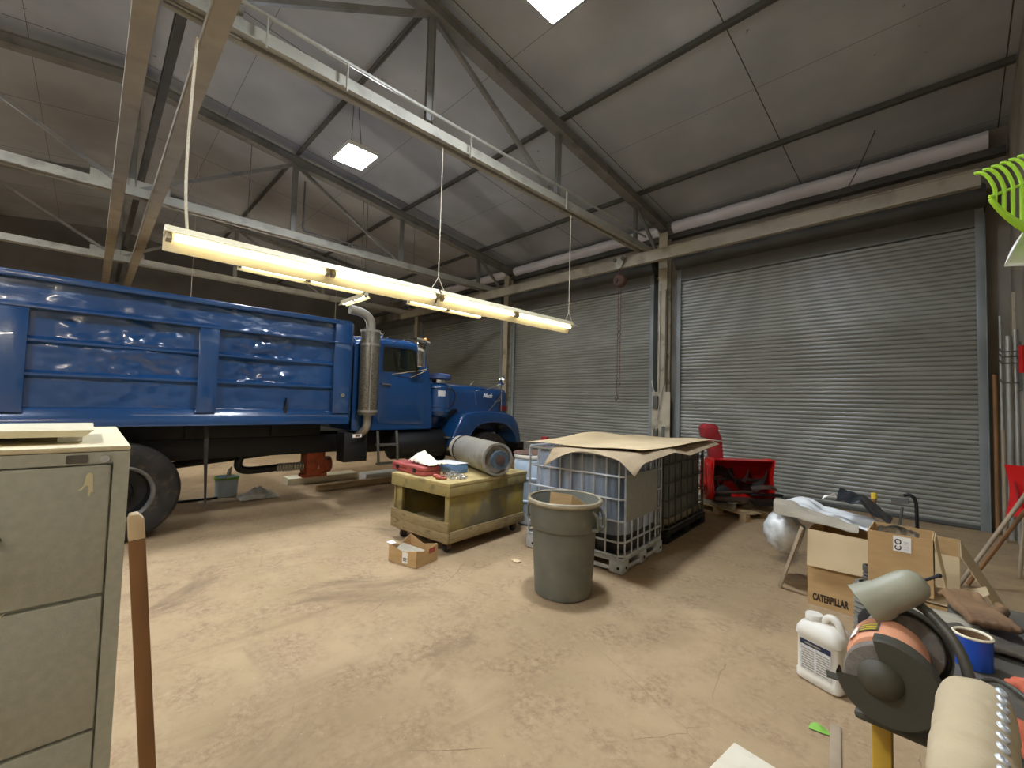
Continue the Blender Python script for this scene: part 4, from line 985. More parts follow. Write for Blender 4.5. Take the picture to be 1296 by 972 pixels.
# ------------------------------------------------------------------ grey trash can
t = thing('trash_can', 'tall round grey plastic trash can in front of the liquid tote', 'trash can', (-2.383, 3.02, 0), R(10))
b = MB(); b.lathe([(0, .003), (.235, .003), (.245, .012), (.262, .3), (.272, .56), (.292, .565), (.296, .575), (.3, .72), (.305, .77), (.318, .775), (.325, .79), (.318, .805), (.305, .805), (.296, .79), (.285, .6), (.262, .55), (.235, .03), (0, .03)], I4, 56); b.build('can_body', M['trash'], t, world=False)
b = MB(); b.lathe([(.3, .765), (.32, .77), (.329, .785), (.325, .803), (.312, .812), (.298, .806)], I4, 56); b.build('can_rim', M['can_in'], t, world=False)
for s in (-1, 1):
    b = MB(); a = 0 if s == 1 else math.pi
    Fm = Matrix.Rotation(a, 4, 'Z')
    b.tube([Fm @ Vector(p) for p in ((.298, -.07, .745), (.34, -.065, .70), (.345, -.05, .6), (.345, .05, .6), (.34, .065, .70), (.298, .07, .745))], .014, 8)
    b.box(.288, .345, -.06, .06, .575, .6, Fm)
    b.build('can_handle', M['trash'], t, world=False, bevel=.004)
t = thing('folded_carton', 'folded cardboard pieces sticking up inside the trash can', 'cardboard', (-2.383, 3.02, .56), R(10))
b = MB(); b.box(-.15, .05, -.004, .004, .0, .27, Matrix.Rotation(R(-8), 4, 'X') @ Matrix.Rotation(R(12), 4, 'Z')); b.build('flap', M['card'], t, world=False)
b = MB(); b.prism([(0, 0), (.16, .0), (.17, .18), (.02, .27)], frame((.05, .01, 0), (1, .5, 0), (0, 0, 1)), .006); b.build('flap', M['card'], t, world=False)

# ------------------------------------------------------------------ liquid totes
def tote(label, loc, rz, m, cage, pallet, H=1.15, LX=1.2, LY=1.0, plate=False):
    """origin at the front right corner; runs to -x and +y"""
    t = thing('liquid_tote', label, 'liquid tote', loc, rz)
    def P(n, b, mm, par=None, **k): return b.build(n, mm if not isinstance(mm, str) else M[mm], par or t, world=False, **k)
    zb = .15
    # pallet
    b = MB()
    if pallet == 'steel':
        b.tube([(-.03, .03, .04), (-LX + .03, .03, .04), (-LX + .03, LY - .03, .04), (-.03, LY - .03, .04)], .022, 8, closed=True)
        b.tube([(-.03, .03, .128), (-LX + .03, .03, .128), (-LX + .03, LY - .03, .128), (-.03, LY - .03, .128)], .02, 8, closed=True)
        b.box(-LX + .02, -.02, .02, LY - .02, .135, .15); P('pallet_frame', b, 'steel')
        for x in (-.08, -LX / 2, -LX + .08):
            for y in (.08, LY / 2, LY - .08):
                if x == -LX / 2 and y == LY / 2: continue
                q = P('corner_foot', MB().box(x - .075, x + .075, y - .075, y + .075, .002, .132), 'steel', bevel=.02)
                if y < .1:
                    P('bolt_hole', MB().lathe([(0, .004), (.016, .004), (.016, 0)], frame((x + .03, y - .075, .06), (1, 0, 0), (0, 0, 1)), 14), 'black', q)
                if x == -.08:
                    P('bolt_hole', MB().lathe([(0, .004), (.014, .004), (.014, 0)], frame((x + .075, y, .06), (0, 1, 0), (0, 0, 1)), 14), 'black', q)
    else:
        b.box(-LX, 0, 0, LY, .09, .15)
        for y in (.0, LY / 2 - .07, LY - .14): b.box(-LX, 0, y, y + .14, .002, .09)
        b.box(-LX, -LX + .1, 0, LY, .002, .03); b.box(-.1, 0, 0, LY, .002, .03)
        P('plastic_pallet', b, 'black', bevel=.012)
    # bottle, pleated sides
    b = MB(); n = 120; lv = []
    def rr(a, hx, hy, p=7):
        c, s = math.cos(a), math.sin(a); k = (abs(c / hx) ** p + abs(s / hy) ** p) ** (-1 / p); return k * c, k * s
    zs = [(.155, .93), (.175, .975), (.22, .99)] + [(.22 + (H - .34) * i / 14, 1) for i in range(1, 15)] + [(H - .085, .99), (H - .05, .965), (H - .035, .92)]
    for z, s in zs:
        ring = []
        for i in range(n):
            a = 2 * math.pi * i / n; x, y = rr(a, (LX / 2 - .04) * s, (LY / 2 - .04) * s)
            w = 1 - .03 * max(0, math.sin(a * 18)) ** 2 * (1 if .25 < z < H - .1 else 0)
            ring.append(b.v((-LX / 2 + x * w, LY / 2 + y * w, z)))
        lv.append(ring)
    for A_, B_ in zip(lv, lv[1:]):
        for i in range(n): b.f((A_[i], A_[(i + 1) % n], B_[(i + 1) % n], B_[i]))
    b.f(lv[0][::-1]); b.f(lv[-1])
    bo = P('bottle', b, m, ang=60)
    P('filler_cap', MB().lathe([(0, .03), (.07, .03), (.075, .024), (.075, 0)], Matrix.Translation((-LX / 2, LY / 2, H - .034)), 24), 'black', bo)
    # cage
    b = MB()
    cr_ = [(-.01, .01), (-LX + .01, .01), (-LX + .01, LY - .01), (-.01, LY - .01)]
    loop = rounded(cr_, .09, 4)
    for z in (.30, .50, .71, .93):
        b.tube([(x, y, z) for x, y in loop], .0105, 8, closed=True)
    b.tube([(x, y, H - .016) for x, y in loop], .015, 8, closed=True); b.tube([(x, y, .17) for x, y in loop], .012, 8, closed=True)
    def vert(x, y): b.tube([(x, y, .14), (x, y, H - .016)], .0095, 6)
    for i in range(9):
        f_ = (i + .35) / 8.7
        vert(-LX * f_ - .01, .012); vert(-LX * f_ - .01, LY - .012)
    for i in range(7):
        f_ = (i + .4) / 6.8
        vert(-.012, LY * f_); vert(-LX + .012, LY * f_)
    b.tube([(-LX * .33, .0, H - .01), (-LX * .33, LY, H - .01)], .012, 8); b.tube([(-LX * .67, .0, H - .01), (-LX * .67, LY, H - .01)], .012, 8)
    P('cage', b, cage)
    if plate:
        P('sign_plate', MB().box(.002, .006, .05, .80, .5, .95), 'signplate')
    return t
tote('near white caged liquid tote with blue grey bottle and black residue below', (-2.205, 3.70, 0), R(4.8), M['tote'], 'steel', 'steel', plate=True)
tote('far dark caged liquid tote on a black plastic pallet, nearest the red snow blower', (-2.36, 4.93, 0), R(4.5), M['tote2'], 'dkcage', 'plastic', LX=1.1, LY=1.42)
# cardboard sheets over both totes
def bil(c00, c10, c11, c01, u, v):
    a = Vector(c00).lerp(Vector(c10), u); d = Vector(c01).lerp(Vector(c11), u); return a.lerp(d, v)
LOZ = 1.168
b = MB()
def lower(u, v):
    p = bil((-2.98, 3.40, LOZ), (-1.98, 3.50, LOZ), (-2.24, 6.2, LOZ), (-3.2, 6.1, LOZ), u, v)
    k = max(0, 1 - v / .07)
    p.z += -k * (.20 * abs(1 - u / .45) ** 1.6 if u < .45 else .09 * ((u - .45) / .55) ** 2)
    s = min(1, max(0, (p.y - 4.5) / .5)); xe = -2.13 - .17 * s
    p.z -= .55 * max(0, p.x - xe) + .002 * math.sin(v * 14)
    return p
b.slab(lower, 30, 48, .005)
tag(b.build('cardboard_sheet', M['card_dusty'], loc=(-2.6, 4.8, LOZ), ang=60), 'lower bent cardboard sheet drooping over the front of the totes', 'cardboard sheet', 'cardboard sheets on the totes')
b = MB()
def upper(u, v):
    p = bil((-3.33, 3.50, 1.192), (-2.10, 3.84, 1.195), (-2.28, 6.15, 1.195), (-3.36, 5.75, 1.192), u, v)
    p.z += .085 * math.exp(-((u - .06) / .2) ** 2 - ((v - .55) / .22) ** 2) + .008 * math.sin(u * 9 + v * 7) 
    return p
b.slab(upper, 26, 36, .005)
tag(b.build('cardboard_sheet', M['card_lt'], loc=(-2.7, 4.8, 1.19), ang=60), 'upper pale cardboard sheet with a raised peak covering both totes', 'cardboard sheet', 'cardboard sheets on the totes')

# drum behind the cart
dx, dy = -4.05, 4.42
t = thing('plastic_drum', 'pale blue plastic drum between the yellow cart and near tote', 'drum', (dx, dy, 0))
b = MB(); b.lathe([(0, .003), (.22, .003), (.255, .03), (.265, .1), (.258, .3), (.27, .31), (.27, .33), (.258, .34), (.258, .6), (.27, .61), (.27, .63), (.258, .64), (.262, .82), (.24, .875), (.22, .88), (0, .88)], Matrix.Translation((dx, dy, 0)), 40); b.build('drum_body', M['drum'], t)
b = MB(); b.lathe([(.2, .881), (.262, .881), (.268, .9), (.262, .925), (.24, .928), (0, .915)], Matrix.Translation((dx, dy, 0)), 40); b.build('drum_lid', M['jug'], t)
b = MB(); b.lathe([(0, .93), (.25, .93), (.265, .938), (.25, .95), (.1, .965), (0, .966)], Matrix.Translation((dx - .02, dy + .0, 0)), 36); b.jitter(.004, 8, 2)
tag(b.build('rusty_disc', M['rust'], loc=(dx, dy, .93)), 'rusty round steel plate lying on top of the pale blue drum', 'steel plate')
b = MB(); b.tube([(-5.62, 6.45, 0), (-5.62, 6.45, .88)], .05, 10); b.lathe([(0, .88), (.075, .88), (.08, .9), (.075, .97), (0, .98)], Matrix.Translation((-5.62, 6.45, 0)), 16)
tag(b.build('steel_stand', M['darkred'], loc=(-5.62, 6.45, 0)), 'dark red round topped post standing before the middle roll-up door', 'post')

# ------------------------------------------------------------------ pallets and snow blower
t = thing('wooden_pallet', 'pale wooden pallet on the floor under the red snow blower', 'pallet', (-2.08, 6.78, 0), R(-20))
# local: front corner at origin, runs to -x and +y
for x in (-.95, -.5, -.05):
    for y in (.05, .5, .95): MB().box(x - .05, x + .05, y - .05, y + .05, .018, .095).build('block', M['wood'], t, world=False, bevel=.003)
for x in (-.95, -.5, -.05): MB().box(x - .05, x + .05, 0, 1.0, .001, .018).build('bottom_board', M['wood'], t, world=False)
for i in range(7): MB().box(-1.0, 0, i * .148, i * .148 + .11, .096, .116).build('deck_board', M['wood'], t, world=False, bevel=.003)
t = thing('wooden_platform', 'grey weathered wooden platform stacked between pallet and snow blower', 'wooden platform', (-2.3, 6.88, .118), R(-20))
for y in (.03, .4, .75): MB().box(-.72, .0, y, y + .07, 0, .09).build('stringer', M['woodgrey'], t, world=False, bevel=.003)
for i in range(6): MB().box(-.74, .02, .0 + i * .145, .12 + i * .145, .091, .111).build('deck_board', M['woodgrey'], t, world=False, bevel=.003)
t = thing('snow_blower', 'red two stage snow blower attachment on the wooden platform', 'snow blower', (-2.64, 6.90, .232), R(42))
def SB(n, b, m, par=None, **k):
    return b.build(n, M[m], par or t, world=False, **k)
# local x along the intake width, -y to the viewer, z up
hp = [(.14, .08)] + [(.26 - .3 * math.sin(a), .34 - .3 * math.cos(a)) for a in [R(20 + i * 14) for i in range(10)]] + [(-.02, .62)]
b = MB(); W_ = .86
arc = [(-.22, .62), (.02, .62), (.14, .58), (.22, .48), (.25, .34), (.22, .2), (.12, .08), (-.02, .03), (-.2, .02)]
for i in range(len(arc) - 1):
    (y0, z0), (y1, z1) = arc[i], arc[i + 1]
    d = Vector((0, y1 - y0, z1 - z0)).normalized(); nn = Vector((0, -d.z, d.y)) * .008
    V = [b.v(p) for p in ((0, y0, z0), (W_, y0, z0), (W_, y1, z1), (0, y1, z1))]; U = [b.v(Vector(p) + nn) for p in ((0, y0, z0), (W_, y0, z0), (W_, y1, z1), (0, y1, z1))]
    b.f(V); b.f(U[::-1])
    for k in range(4): b.f((V[k], U[k], U[(k + 1) % 4], V[(k + 1) % 4]))
SB('auger_housing', b, 'red')
sp = [(-.24, .64), (.03, .64), (.16, .59), (.24, .49), (.27, .34), (.24, .19), (.13, .06), (-.02, .0), (-.16, .0), (-.24, .12), (-.18, .36)]
SB('side_plate', MB().prism(rounded(sp, .03, 3), sideM(W_), .01), 'red')
SB('side_plate', MB().prism(rounded(sp, .03, 3), sideM(-.012), .011), 'red')
cc = SB('chain_case', MB().prism(rounded([(-.17, .60), (.08, .60), (.12, .34), (.10, .1), (.0, -.0), (-.16, -.0), (-.22, .1), (-.2, .35)], .1, 6), sideM(-.1), .086), 'red', bevel=.02)
SB('hub_ring', MB().lathe([(.05, .0), (.05, .02), (.075, .02), (.09, .006), (.12, .006), (.125, .014), (.14, 0)], frame((-.1, -.06, .2), (0, -1, 0), (0, 0, 1)), 28), 'red', cc)
SB('hub_bolt', MB().lathe([(0, .03), (.03, .03), (.035, 0)], frame((-.101, -.06, .2), (0, -1, 0), (0, 0, 1)), 12), 'black', cc)
b = MB(); b.tube([(.0, .02, .3), (W_, .02, .3)], .028, 10)
for s0, s1, hand in ((.05, .40, 1), (.46, .82, -1)):
    for ph in (0, math.pi):
        pts_o = []; N_ = 26
        def hel(u, v):
            a = ph + hand * u * 4.2; r = .05 + .16 * v
            return (s0 + (s1 - s0) * u, .02 + r * math.cos(a), .3 + r * math.sin(a))
        b.slab(hel, N_, 2, (.008, 0, 0))
SB('auger', b, 'dkiron')
b = MB(); b.box(.0, W_, -.235, -.17, .02, .075); b.tube([(.02, -.2, .13), (.45, -.22, .16), (.84, -.19, .12)], .022, 8); SB('scraper_bar', b, 'dkiron')
b = MB(); b.lathe([(0, .03), (.2, .03), (.24, .055), (.25, .07), (.24, .05), (.2, .0), (0, .0)], Matrix.Translation((.72, -.3, .0)) @ Matrix.Diagonal((1, .55, 1, 1)), 28); SB('skid_dish', b, 'black')
b = MB(); b.box(.0, .16, -.3, -.1, -.0, .02); b.box(.6, .9, -.36, -.05, .0, .025); b.box(.5, .95, -.3, -.18, .12, .15); SB('skid_shoe', b, 'black', bevel=.006)
b = MB(); b.lathe([(.0, .05), (.09, .05), (.12, .03), (.12, -.03), (.09, -.05), (0, -.05)], frame((.14, -.16, .12), (1, 0, 0), (0, 0, 1)), 20); SB('gear_hub', b, 'black')
b = MB(); b.slab(lambda u, v: (.52 + .36 * u, -.28 - .10 * math.sin(math.pi * u) + .06 * v, .21 + .05 * math.sin(u * 3) + .03 * v), 10, 3, .02); SB('blade', b, 'dkiron')
# chute
b = MB(); b.prism([(-.085, -.02), (.09, -.02), (.07, .3), (-.0, .46), (-.1, .5), (-.12, .3)], Matrix.Translation((.10, .1, .625)) @ frame((0, 0, 0), (1, 0, 0), (0, 0, 1)), .17)
cu = SB('chute', b, 'darkred', bevel=.006)
b = MB(); b.prism(rounded([(-.2, .34), (-.02, .34), (.02, .5), (-.04, .56), (-.16, .57), (-.22, .5)], .03, 3), Matrix.Translation((.10, .12, .59)) @ frame((0, 0, 0), (1, 0, 0), (0, 0, 1)), .2); SB('chute_hood', b, 'darkred', bevel=.008)
b = MB(); b.tube([(.02, -.08, .9), (.3, -.08, .88)], .008, 6); SB('chute_rod', b, 'truss_lt')

# ------------------------------------------------------------------ cardboard boxes on the right
def carton(name, label, x0, x1, y0, y1, z0, z1, m='card', group=None):
    t = thing(name, label, 'box', (x0, y0, z0), 0, group)
    w = .006
    MB().box(x0, x1, y0, y0 + w, z0 + .001, z1).build('front_wall', M[m], t)
    MB().box(x0, x1, y1 - w, y1, z0 + .001, z1).build('back_wall', M[m], t)
    MB().box(x0, x0 + w, y0 + w, y1 - w, z0 + .001, z1).build('side_wall', M[m], t)
    MB().box(x1 - w, x1, y0 + w, y1 - w, z0 + .001, z1).build('side_wall', M[m], t)
    MB().box(x0 + w, x1 - w, y0 + w, y1 - w, z0 + .001, z0 + .008).build('box_floor', M[m], t)
    return t
big = carton('large_carton', 'large brown cardboard box with black lettering, white bags spilling out', -.87, .03, 4.42, 5.05, 0, .62)
# front flap folded down, paler inside face
b = MB(); b.slab(lambda u, v: (-.868 + .896 * u, 4.413 - .03 * v - .006 * math.sin(u * 6) * v, .622 - .295 * v + .03 * u * v), 20, 8, (0, .004, 0)); b.build('flap', M['card_lt'], big)
b = MB(); b.slab(lambda u, v: (-.868 + .896 * u, 5.053 + .09 * v, .62 - .14 * v), 6, 4, (0, .004, 0)); b.build('flap', M['card_lt'], big)
b = MB(); b.slab(lambda u, v: (.034 + .22 * v, 4.44 + .6 * u, .62 - .42 * v), 6, 6, (.004, 0, .002)); b.build('flap', M['card_lt'], big)
text('box_lettering', 'CATERPILLAR', .078, frame((-.715, 4.4185, .068), (1, 0, 0), (0, 0, 1)) @ Matrix.Diagonal((.5, 1, 1, 1)), M['ink'], big, 0, .0006, .004)
# the box in front, on a flat box
low = carton('low_carton', 'low cardboard box under the open brown carton', -.32, .0, 3.61, 3.98, 0, .50)
b = MB(); b.slab(lambda u, v: (-.32 + .32 * u, 3.61 + .37 * v, .515 + .01 * math.sin(v * 6)), 4, 4, .006); b.build('top_flap', M['card_lt'], low)
b = MB(); b.slab(lambda u, v: (.002 + .13 * v, 3.62 + .34 * u, .50 + .13 * v - .05 * u * v), 4, 4, (.005, 0, 0)); b.build('side_flap', M['card_lt'], low)
up = carton('open_carton', 'open brown carton with white sticker standing before the large box', -.385, -.085, 3.60, 3.90, .535, .875)
b = MB(); b.slab(lambda u, v: (-.083 + .045 * v, 3.61 + .28 * u, .87 - .27 * v), 4, 4, (.005, 0, 0)); b.build('flap', M['card_lt'], up)
b = MB(); b.box(-.262, -.18, 3.5975, 3.5992, .775, .865); st_ = b.build('white_sticker', M['paper'], up)
text('sticker_lettering', 'CO', .042, frame((-.238, 3.597, .815), (0, 0, 1), (-1, 0, 0)), M['black_ink'], st_, 0, .0004, .001, 1.25)
b = MB()
for i in range(4): b.box(-.212, -.19, 3.5965, 3.5974, .79 + i * .014, .796 + i * .014)
b.build('sticker_print', M['labelgrey'], st_)
b = MB(); b.slab(lambda u, v: (-.35 + .2 * u, 3.62 + .2 * v, .86 + .045 * math.sin(math.pi * u) * math.sin(math.pi * v) + .03 * noise.noise(Vector((u * 6, v * 6, 4)))), 16, 16, .003)
tag(b.build('clear_bag', M['clear'], loc=(-.25, 3.7, .85)), 'clear crumpled plastic bag in the open brown carton', 'plastic bag')
# spilling out of the large box
b = MB(); b.ball((-1.12, 4.74, .49), .19, 30, (.85, .95, 1.05)); b.jitter(.055, 7, 2); b.jitter(.018, 22, 5)
tag(b.build('plastic_bag', M['tarp_cl'], loc=(-1.1, 4.7, .4), ang=80), 'milky white plastic bag hanging over the left side of the large box', 'plastic bag')
def shg(u, v):
    x = -1.16 + .72 * u; y = 4.56 + .44 * v
    z = .745 + .06 * math.sin(math.pi * min(1, u * 2.2)) - .06 * max(0, u - .25) + .04 * noise.noise(Vector((u * 4, v * 4, 2))) - .05 * (1 - v) ** 3 - .02 * v ** 3
    return (x, y, z)
b = MB(); b.slab(shg, 36, 24, .006)
tag(b.build('white_sheet', M['tarp'], loc=(-.8, 4.8, .7), ang=80), 'white plastic sheet draped across the open large box', 'plastic sheet')
b = MB(); b.slab(lambda u, v: (-1.14 + .60 * u, 4.425 + .115 * v, .82 - .09 * (1 - v) ** 2 * (1 - u) - .02 * (1 - v) - .13 * u + .022 * noise.noise(Vector((u * 7, v * 5, 8))) + .03 * math.sin(math.pi * v)), 30, 10, .008)
b.jitter(.02, 6, 3)
tag(b.build('canvas_strip', M['tarp_gr'], loc=(-.9, 4.5, .7), ang=80), 'grey canvas strip lying along the front of the white sheet', 'canvas')
b = MB(); b.slab(lambda u, v: (-.70 + .34 * u, 4.60 + .36 * v, .87 - .26 * max(0, u - .45) + .07 * math.sin(math.pi * v) * (1 - u) + .03 * noise.noise(Vector((u * 5, v * 5, 6)))), 24, 18, .006)
tag(b.build('black_bag', M['blackbag'], loc=(-.55, 4.8, .7), ang=80), 'black plastic sheet folded in the large box beside the white sheet', 'plastic sheet')
b = MB(); b.slab(lambda u, v: (-.80 + .09 * u, 4.60 + .1 * v, .86 + .07 * u * (1 - v) + .02 * v), 5, 5, .004)
tag(b.build('paper_corner', M['paper'], loc=(-.75, 4.65, .8)), 'white pointed paper corner sticking up between the sheets', 'paper')
b = MB(); b.bar((-1.12, 4.60, .002), (-.90, 4.375, .63), .012, .035)
tag(b.build('wooden_lath', M['handle_wood'], loc=(-1.2, 5, 0)), 'thin wooden slat leaning on the left side of the large box', 'slat')
b = MB(); b.tube([(-.62, 5.6, 0), (-.545, 5.58, .78)], .022, 10); c = b.build('wood_post', M['wood_br'], loc=(-.62, 5.6, 0)); tag(c, 'round brown handle with pale tip standing behind the large box', 'handle')
MB().lathe([(0, .06), (.022, .055), (.0245, .03), (.0245, 0), (0, 0)], Matrix.Translation((-.545, 5.58, .775)), 14).build('handle_tip', M['yellow'], c)
t = thing('hose_cart', 'bent black hose on a thin metal stand before the rightmost door', 'hose stand', (-.36, 6.3, 0))
b = MB(); b.tube([(-.26, 6.3, .0), (-.27, 6.3, .62)] + bez((-.27, 6.3, .62), (-.27, 6.3, .76), (-.32, 6.3, .78), (-.37, 6.3, .74), 8)[1:], .016, 8); b.build('hose', M['black'], t)
b = MB(); b.tube([(-.46, 6.3, 0), (-.38, 6.3, .62)], .012, 6); b.bar((-.47, 6.3, .67), (-.33, 6.3, .69), .07, .05); b.build('stand', M['truss_dk'], t)

# ------------------------------------------------------------------ jug, hose stack, brush
t = thing('plastic_jug', 'white plastic jug with printed label standing on the floor', 'jug', (-.55, 3.22, 0), R(-20))
def rsec(hx, hy, z, r): return [(x, y, z) for x, y in rounded([(-hx, -hy), (hx, -hy), (hx, hy), (-hx, hy)], r, 4)]
def loft(b, secs):
    vv = [[b.v(p) for p in s] for s in secs]
    for A_, B_ in zip(vv, vv[1:]):
        for i in range(len(A_)): b.f((A_[i], A_[(i + 1) % len(A_)], B_[(i + 1) % len(B_)], B_[i]))
    b.f(vv[0][::-1]); b.f(vv[-1]); return b
b = loft(MB(), [rsec(.115, .08, .003, .04), rsec(.125, .09, .015, .045), rsec(.125, .09, .05, .045), rsec(.12, .086, .06, .045), rsec(.12, .086, .255, .045), rsec(.127, .092, .265, .045), rsec(.125, .09, .3, .05), rsec(.105, .075, .335, .05), rsec(.06, .05, .355, .04)])
jg = b.build('jug_body', M['jug'], t, world=False)
b = MB(); b.lathe([(0, .035), (.042, .035), (.046, .03), (.046, 0)], Matrix.Translation((-.05, -.01, .352)), 24); b.build('jug_cap', M['jug'], t, world=False)
b = MB(); b.tube(bez((.0, .0, .35), (.02, 0, .42), (.09, 0, .42), (.1, 0, .3), 10), .021, 10); b.build('jug_handle', M['jug'], t, world=False)
MB().box(-.085, .085, -.0885, -.0865, .07, .245).build('front_label', M['labelgrey'], t, world=False)
b = MB(); b.box(-.085, .085, -.0895, -.0886, .215, .245); lb = b.build('label_band', M['navy'], t, world=False)
b = MB()
for i in range(9): b.box(-.078, -.008, -.0895, -.0886, .078 + i * .014, .084 + i * .014); b.box(.006, .078, -.0895, -.0886, .078 + i * .014, .084 + i * .014)
b.box(-.06, .03, -.0902, -.0896, .224, .232)
b.build('label_print', M['woodgrey'], t, world=False)
t = thing('hose_roll', 'upright stack of grey ribbed hose beside the lettered box', 'hose', (-.425, 4.02, 0))
b = MB(); b.lathe([(0, .003)] + [(.10 + .012 * math.sin(i * math.pi / 2.5), .003 + .5 * i / 60) for i in range(61)] + [(.07, .505), (.07, .3), (0, .3)], Matrix.Translation((-.425, 4.02, 0)) @ Matrix.Diagonal((.8, .8, .82, 1)), 32); b.build('coil', M['hose'], t)
b = MB(); b.lathe([(.03, .505), (.04, .505), (.045, .54), (.038, .545), (.045, .56), (.038, .57), (.045, .58), (.045, .62), (.03, .62), (.03, .505)], Matrix.Translation((-.415, 4.02, -.085)), 20); b.build('hose_end', M['truss_dk'], t)
b = MB(); b.lathe([(0, .0), (.085, 0), (.095, .03), (.095, .34), (.07, .38), (0, .38)], Matrix.Translation((-.34, 3.49, .002)) @ Matrix.Diagonal((.85, .85, 1.05, 1)), 40); b.jitter(.008, 60, 4)
tag(b.build('bristle_brush', M['brush'], loc=(-.4, 3.44, 0)), 'black round bristle brush behind the bench grinder', 'brush')
t = thing('spray_bottle', 'spray bottle with red trigger beside the white jug', 'spray bottle', (-.45, 3.33, 0))
MB().lathe([(0, .002), (.045, .002), (.05, .02), (.05, .2), (.02, .26), (.015, .3), (0, .3)], Matrix.Translation((-.33, 3.28, 0)), 20).build('bottle', M['clear'], t)
b = MB(); b.bar((-.40, 3.26, .355), (-.29, 3.29, .345), .035, .045); b.bar((-.37, 3.27, .35), (-.395, 3.265, .29), .02, .02); b.box(-.35, -.31, 3.265, 3.30, .30, .355); b.build('trigger_head', M['red'], t, bevel=.006)

# ------------------------------------------------------------------ grinder on its post
gx, gy, gz = -.113, 1.49, .99
t = thing('bench_grinder', 'pedestal bench grinder with dark wheel guards and coral motor', 'bench grinder', (gx, gy, 0))
def ax_y(y): return frame((gx, y, gz), (1, 0, 0), (0, 0, 1)) @ Matrix.Rotation(0, 4, 'Z')   # local z = -y
b = MB(); b.box(gx - .04, gx + .0, gy - .02, gy + .02, .012, .864); b.build('post', M['yellowpost'], t, bevel=.006)
b = MB(); b.box(gx - .17, gx + .12, gy - .15, gy + .15, .001, .012); b.build('base_plate', M['yellowpost'], t, bevel=.003)
b = MB(); b.box(gx - .065, gx + .07, gy - .10, gy + .10, .865, .885); b.box(gx - .04, gx + .04, gy - .06, gy + .06, .885, .93); b.build('tool_tray', M['guard'], t, bevel=.008)
MB().lathe([(0, .075), (.05, .075), (.07, .066), (.078, .045), (.078, -.045), (.07, -.066), (.05, -.075), (0, -.075)], Matrix.Translation((-.008, 0, .006)) @ ax_y(gy + .005), 40).build('motor', M['coral'], t)
b = MB(); b.grid(lambda u, v: (gx - .008 + .0793 * math.cos(R(100 + 34 * u)), gy - .045 + .055 * v, gz + .006 + .0793 * math.sin(R(100 + 34 * u))), 8, 1); pl = b.build('name_plate', M['plate'], t)
b = MB()
for i in range(3): b.grid(lambda u, v: (gx - .008 + .0803 * math.cos(R(104 + 26 * u)), gy - .04 + .016 * i + .007 * v, gz + .006 + .0803 * math.sin(R(104 + 26 * u))), 6, 1)
b.build('plate_print', M['yellow'], pl)
b = MB(); b.grid(lambda u, v: (gx - .008 + .0793 * math.cos(R(138 + 16 * u)), gy - .05 + .06 * v, gz + .006 + .0793 * math.sin(R(138 + 16 * u))), 6, 1); b.build('pale_plate', M['paper'], t)
def guard(y, d, a0, a1, hub, nm, r, k, dx):
    """dished guard plate facing d (-1 towards the viewer) with a wedge cut out"""
    F = frame((gx + dx, y, gz), (1, 0, 0), (0, 0, 1))
    if d > 0: F = F @ Matrix.Rotation(R(180), 4, 'Y')
    G = F @ Matrix.Diagonal((k, k, k, 1))
    b = MB(); b.lathe([(0, .0), (.03, .0), (r - .004, .0), (r, -.004), (r, -.042), (r - .004, -.042), (r - .004, -.006), (.0, -.006)], F, 60, a0, a1)
    g = b.build(nm, M['guard'], t, ang=30)
    b = MB(); b.lathe([(0, .038), (.022, .036), (.042, .026), (.056, .01), (.06, .0005)], G @ Matrix.Translation((hub[0], hub[1], 0)), 40); b.build('guard_dome', M['guardhub'], g)
    b = MB(); b.lathe([(.0, -.010), (r - .018, -.010), (r - .015, -.013), (r - .015, -.032), (r - .018, -.036), (0, -.036)], F, 48); b.build('grinding_wheel', M['wheelgrey'], t)
guard(1.355, -1, R(188), R(465), (-.015, .008), 'wheel_guard', .097, .72, 0)
guard(1.64, 1, R(60), R(360), (0, 0), 'wheel_guard', .1, .7, .012)
b = MB(); b.bar((gx - .094, 1.365, gz - .03), (gx - .115, 1.36, gz - .028), .03, .003); b.build('tool_rest', M['guard'], t)
b = MB(); b.tube([(gx, 1.39, gz), (gx, 1.43, gz)], .024, 14); b.tube([(gx, 1.56, gz), (gx, 1.605, gz)], .024, 14); b.build('shaft', M['steel'], t)
# worklight on a gooseneck
c0 = Vector((-.092, 1.58, 1.155)); c1 = Vector((-.162, 1.553, 1.100)); d = (c1 - c0).normalized(); Lh = .135
Fl = frame(c0, d.cross(Vector((0, 0, 1))), (d.cross(Vector((0, 0, 1)))).cross(d))
if (Fl.to_3x3() @ Vector((0, 0, 1))).dot(d) < 0: Fl = frame(c0, -d.cross(Vector((0, 0, 1))), (d.cross(Vector((0, 0, 1)))).cross(d))
Fl = Fl @ Matrix.Diagonal((.96, .96, .92, 1))
b = MB(); b.lathe([(0, -.055), (.02, -.052), (.036, -.038), (.044, -.015), (.046, .01), (.047, .06), (.05, .066), (.058, .115), (.06, .12), (.056, .12), (.046, .07), (.042, .06), (.04, 0), (0, -.03)], Fl, 40); lp = b.build('lamp_shade', M['lampgrey'], t)
b = MB(); b.lathe([(0, .028), (.02, .03), (.03, .045), (.032, .07), (.02, .095), (0, .1)], Fl, 20); b.build('bulb', M['white'], lp)
b = MB(); q = Fl @ Vector((0, 0, -.05)); b.tube([q, q - d * .02 + Vector((.012, 0, .006))], .004, 8); b.ball(q - d * .022 + Vector((.014, 0, .007)), .006, 8); b.build('switch_knob', M['black'], lp)
pts = bez((-.068, 1.60, 1.115), (-.01, 1.57, 1.09), (.035, 1.54, 1.03), (.022, 1.52, .925), 26)
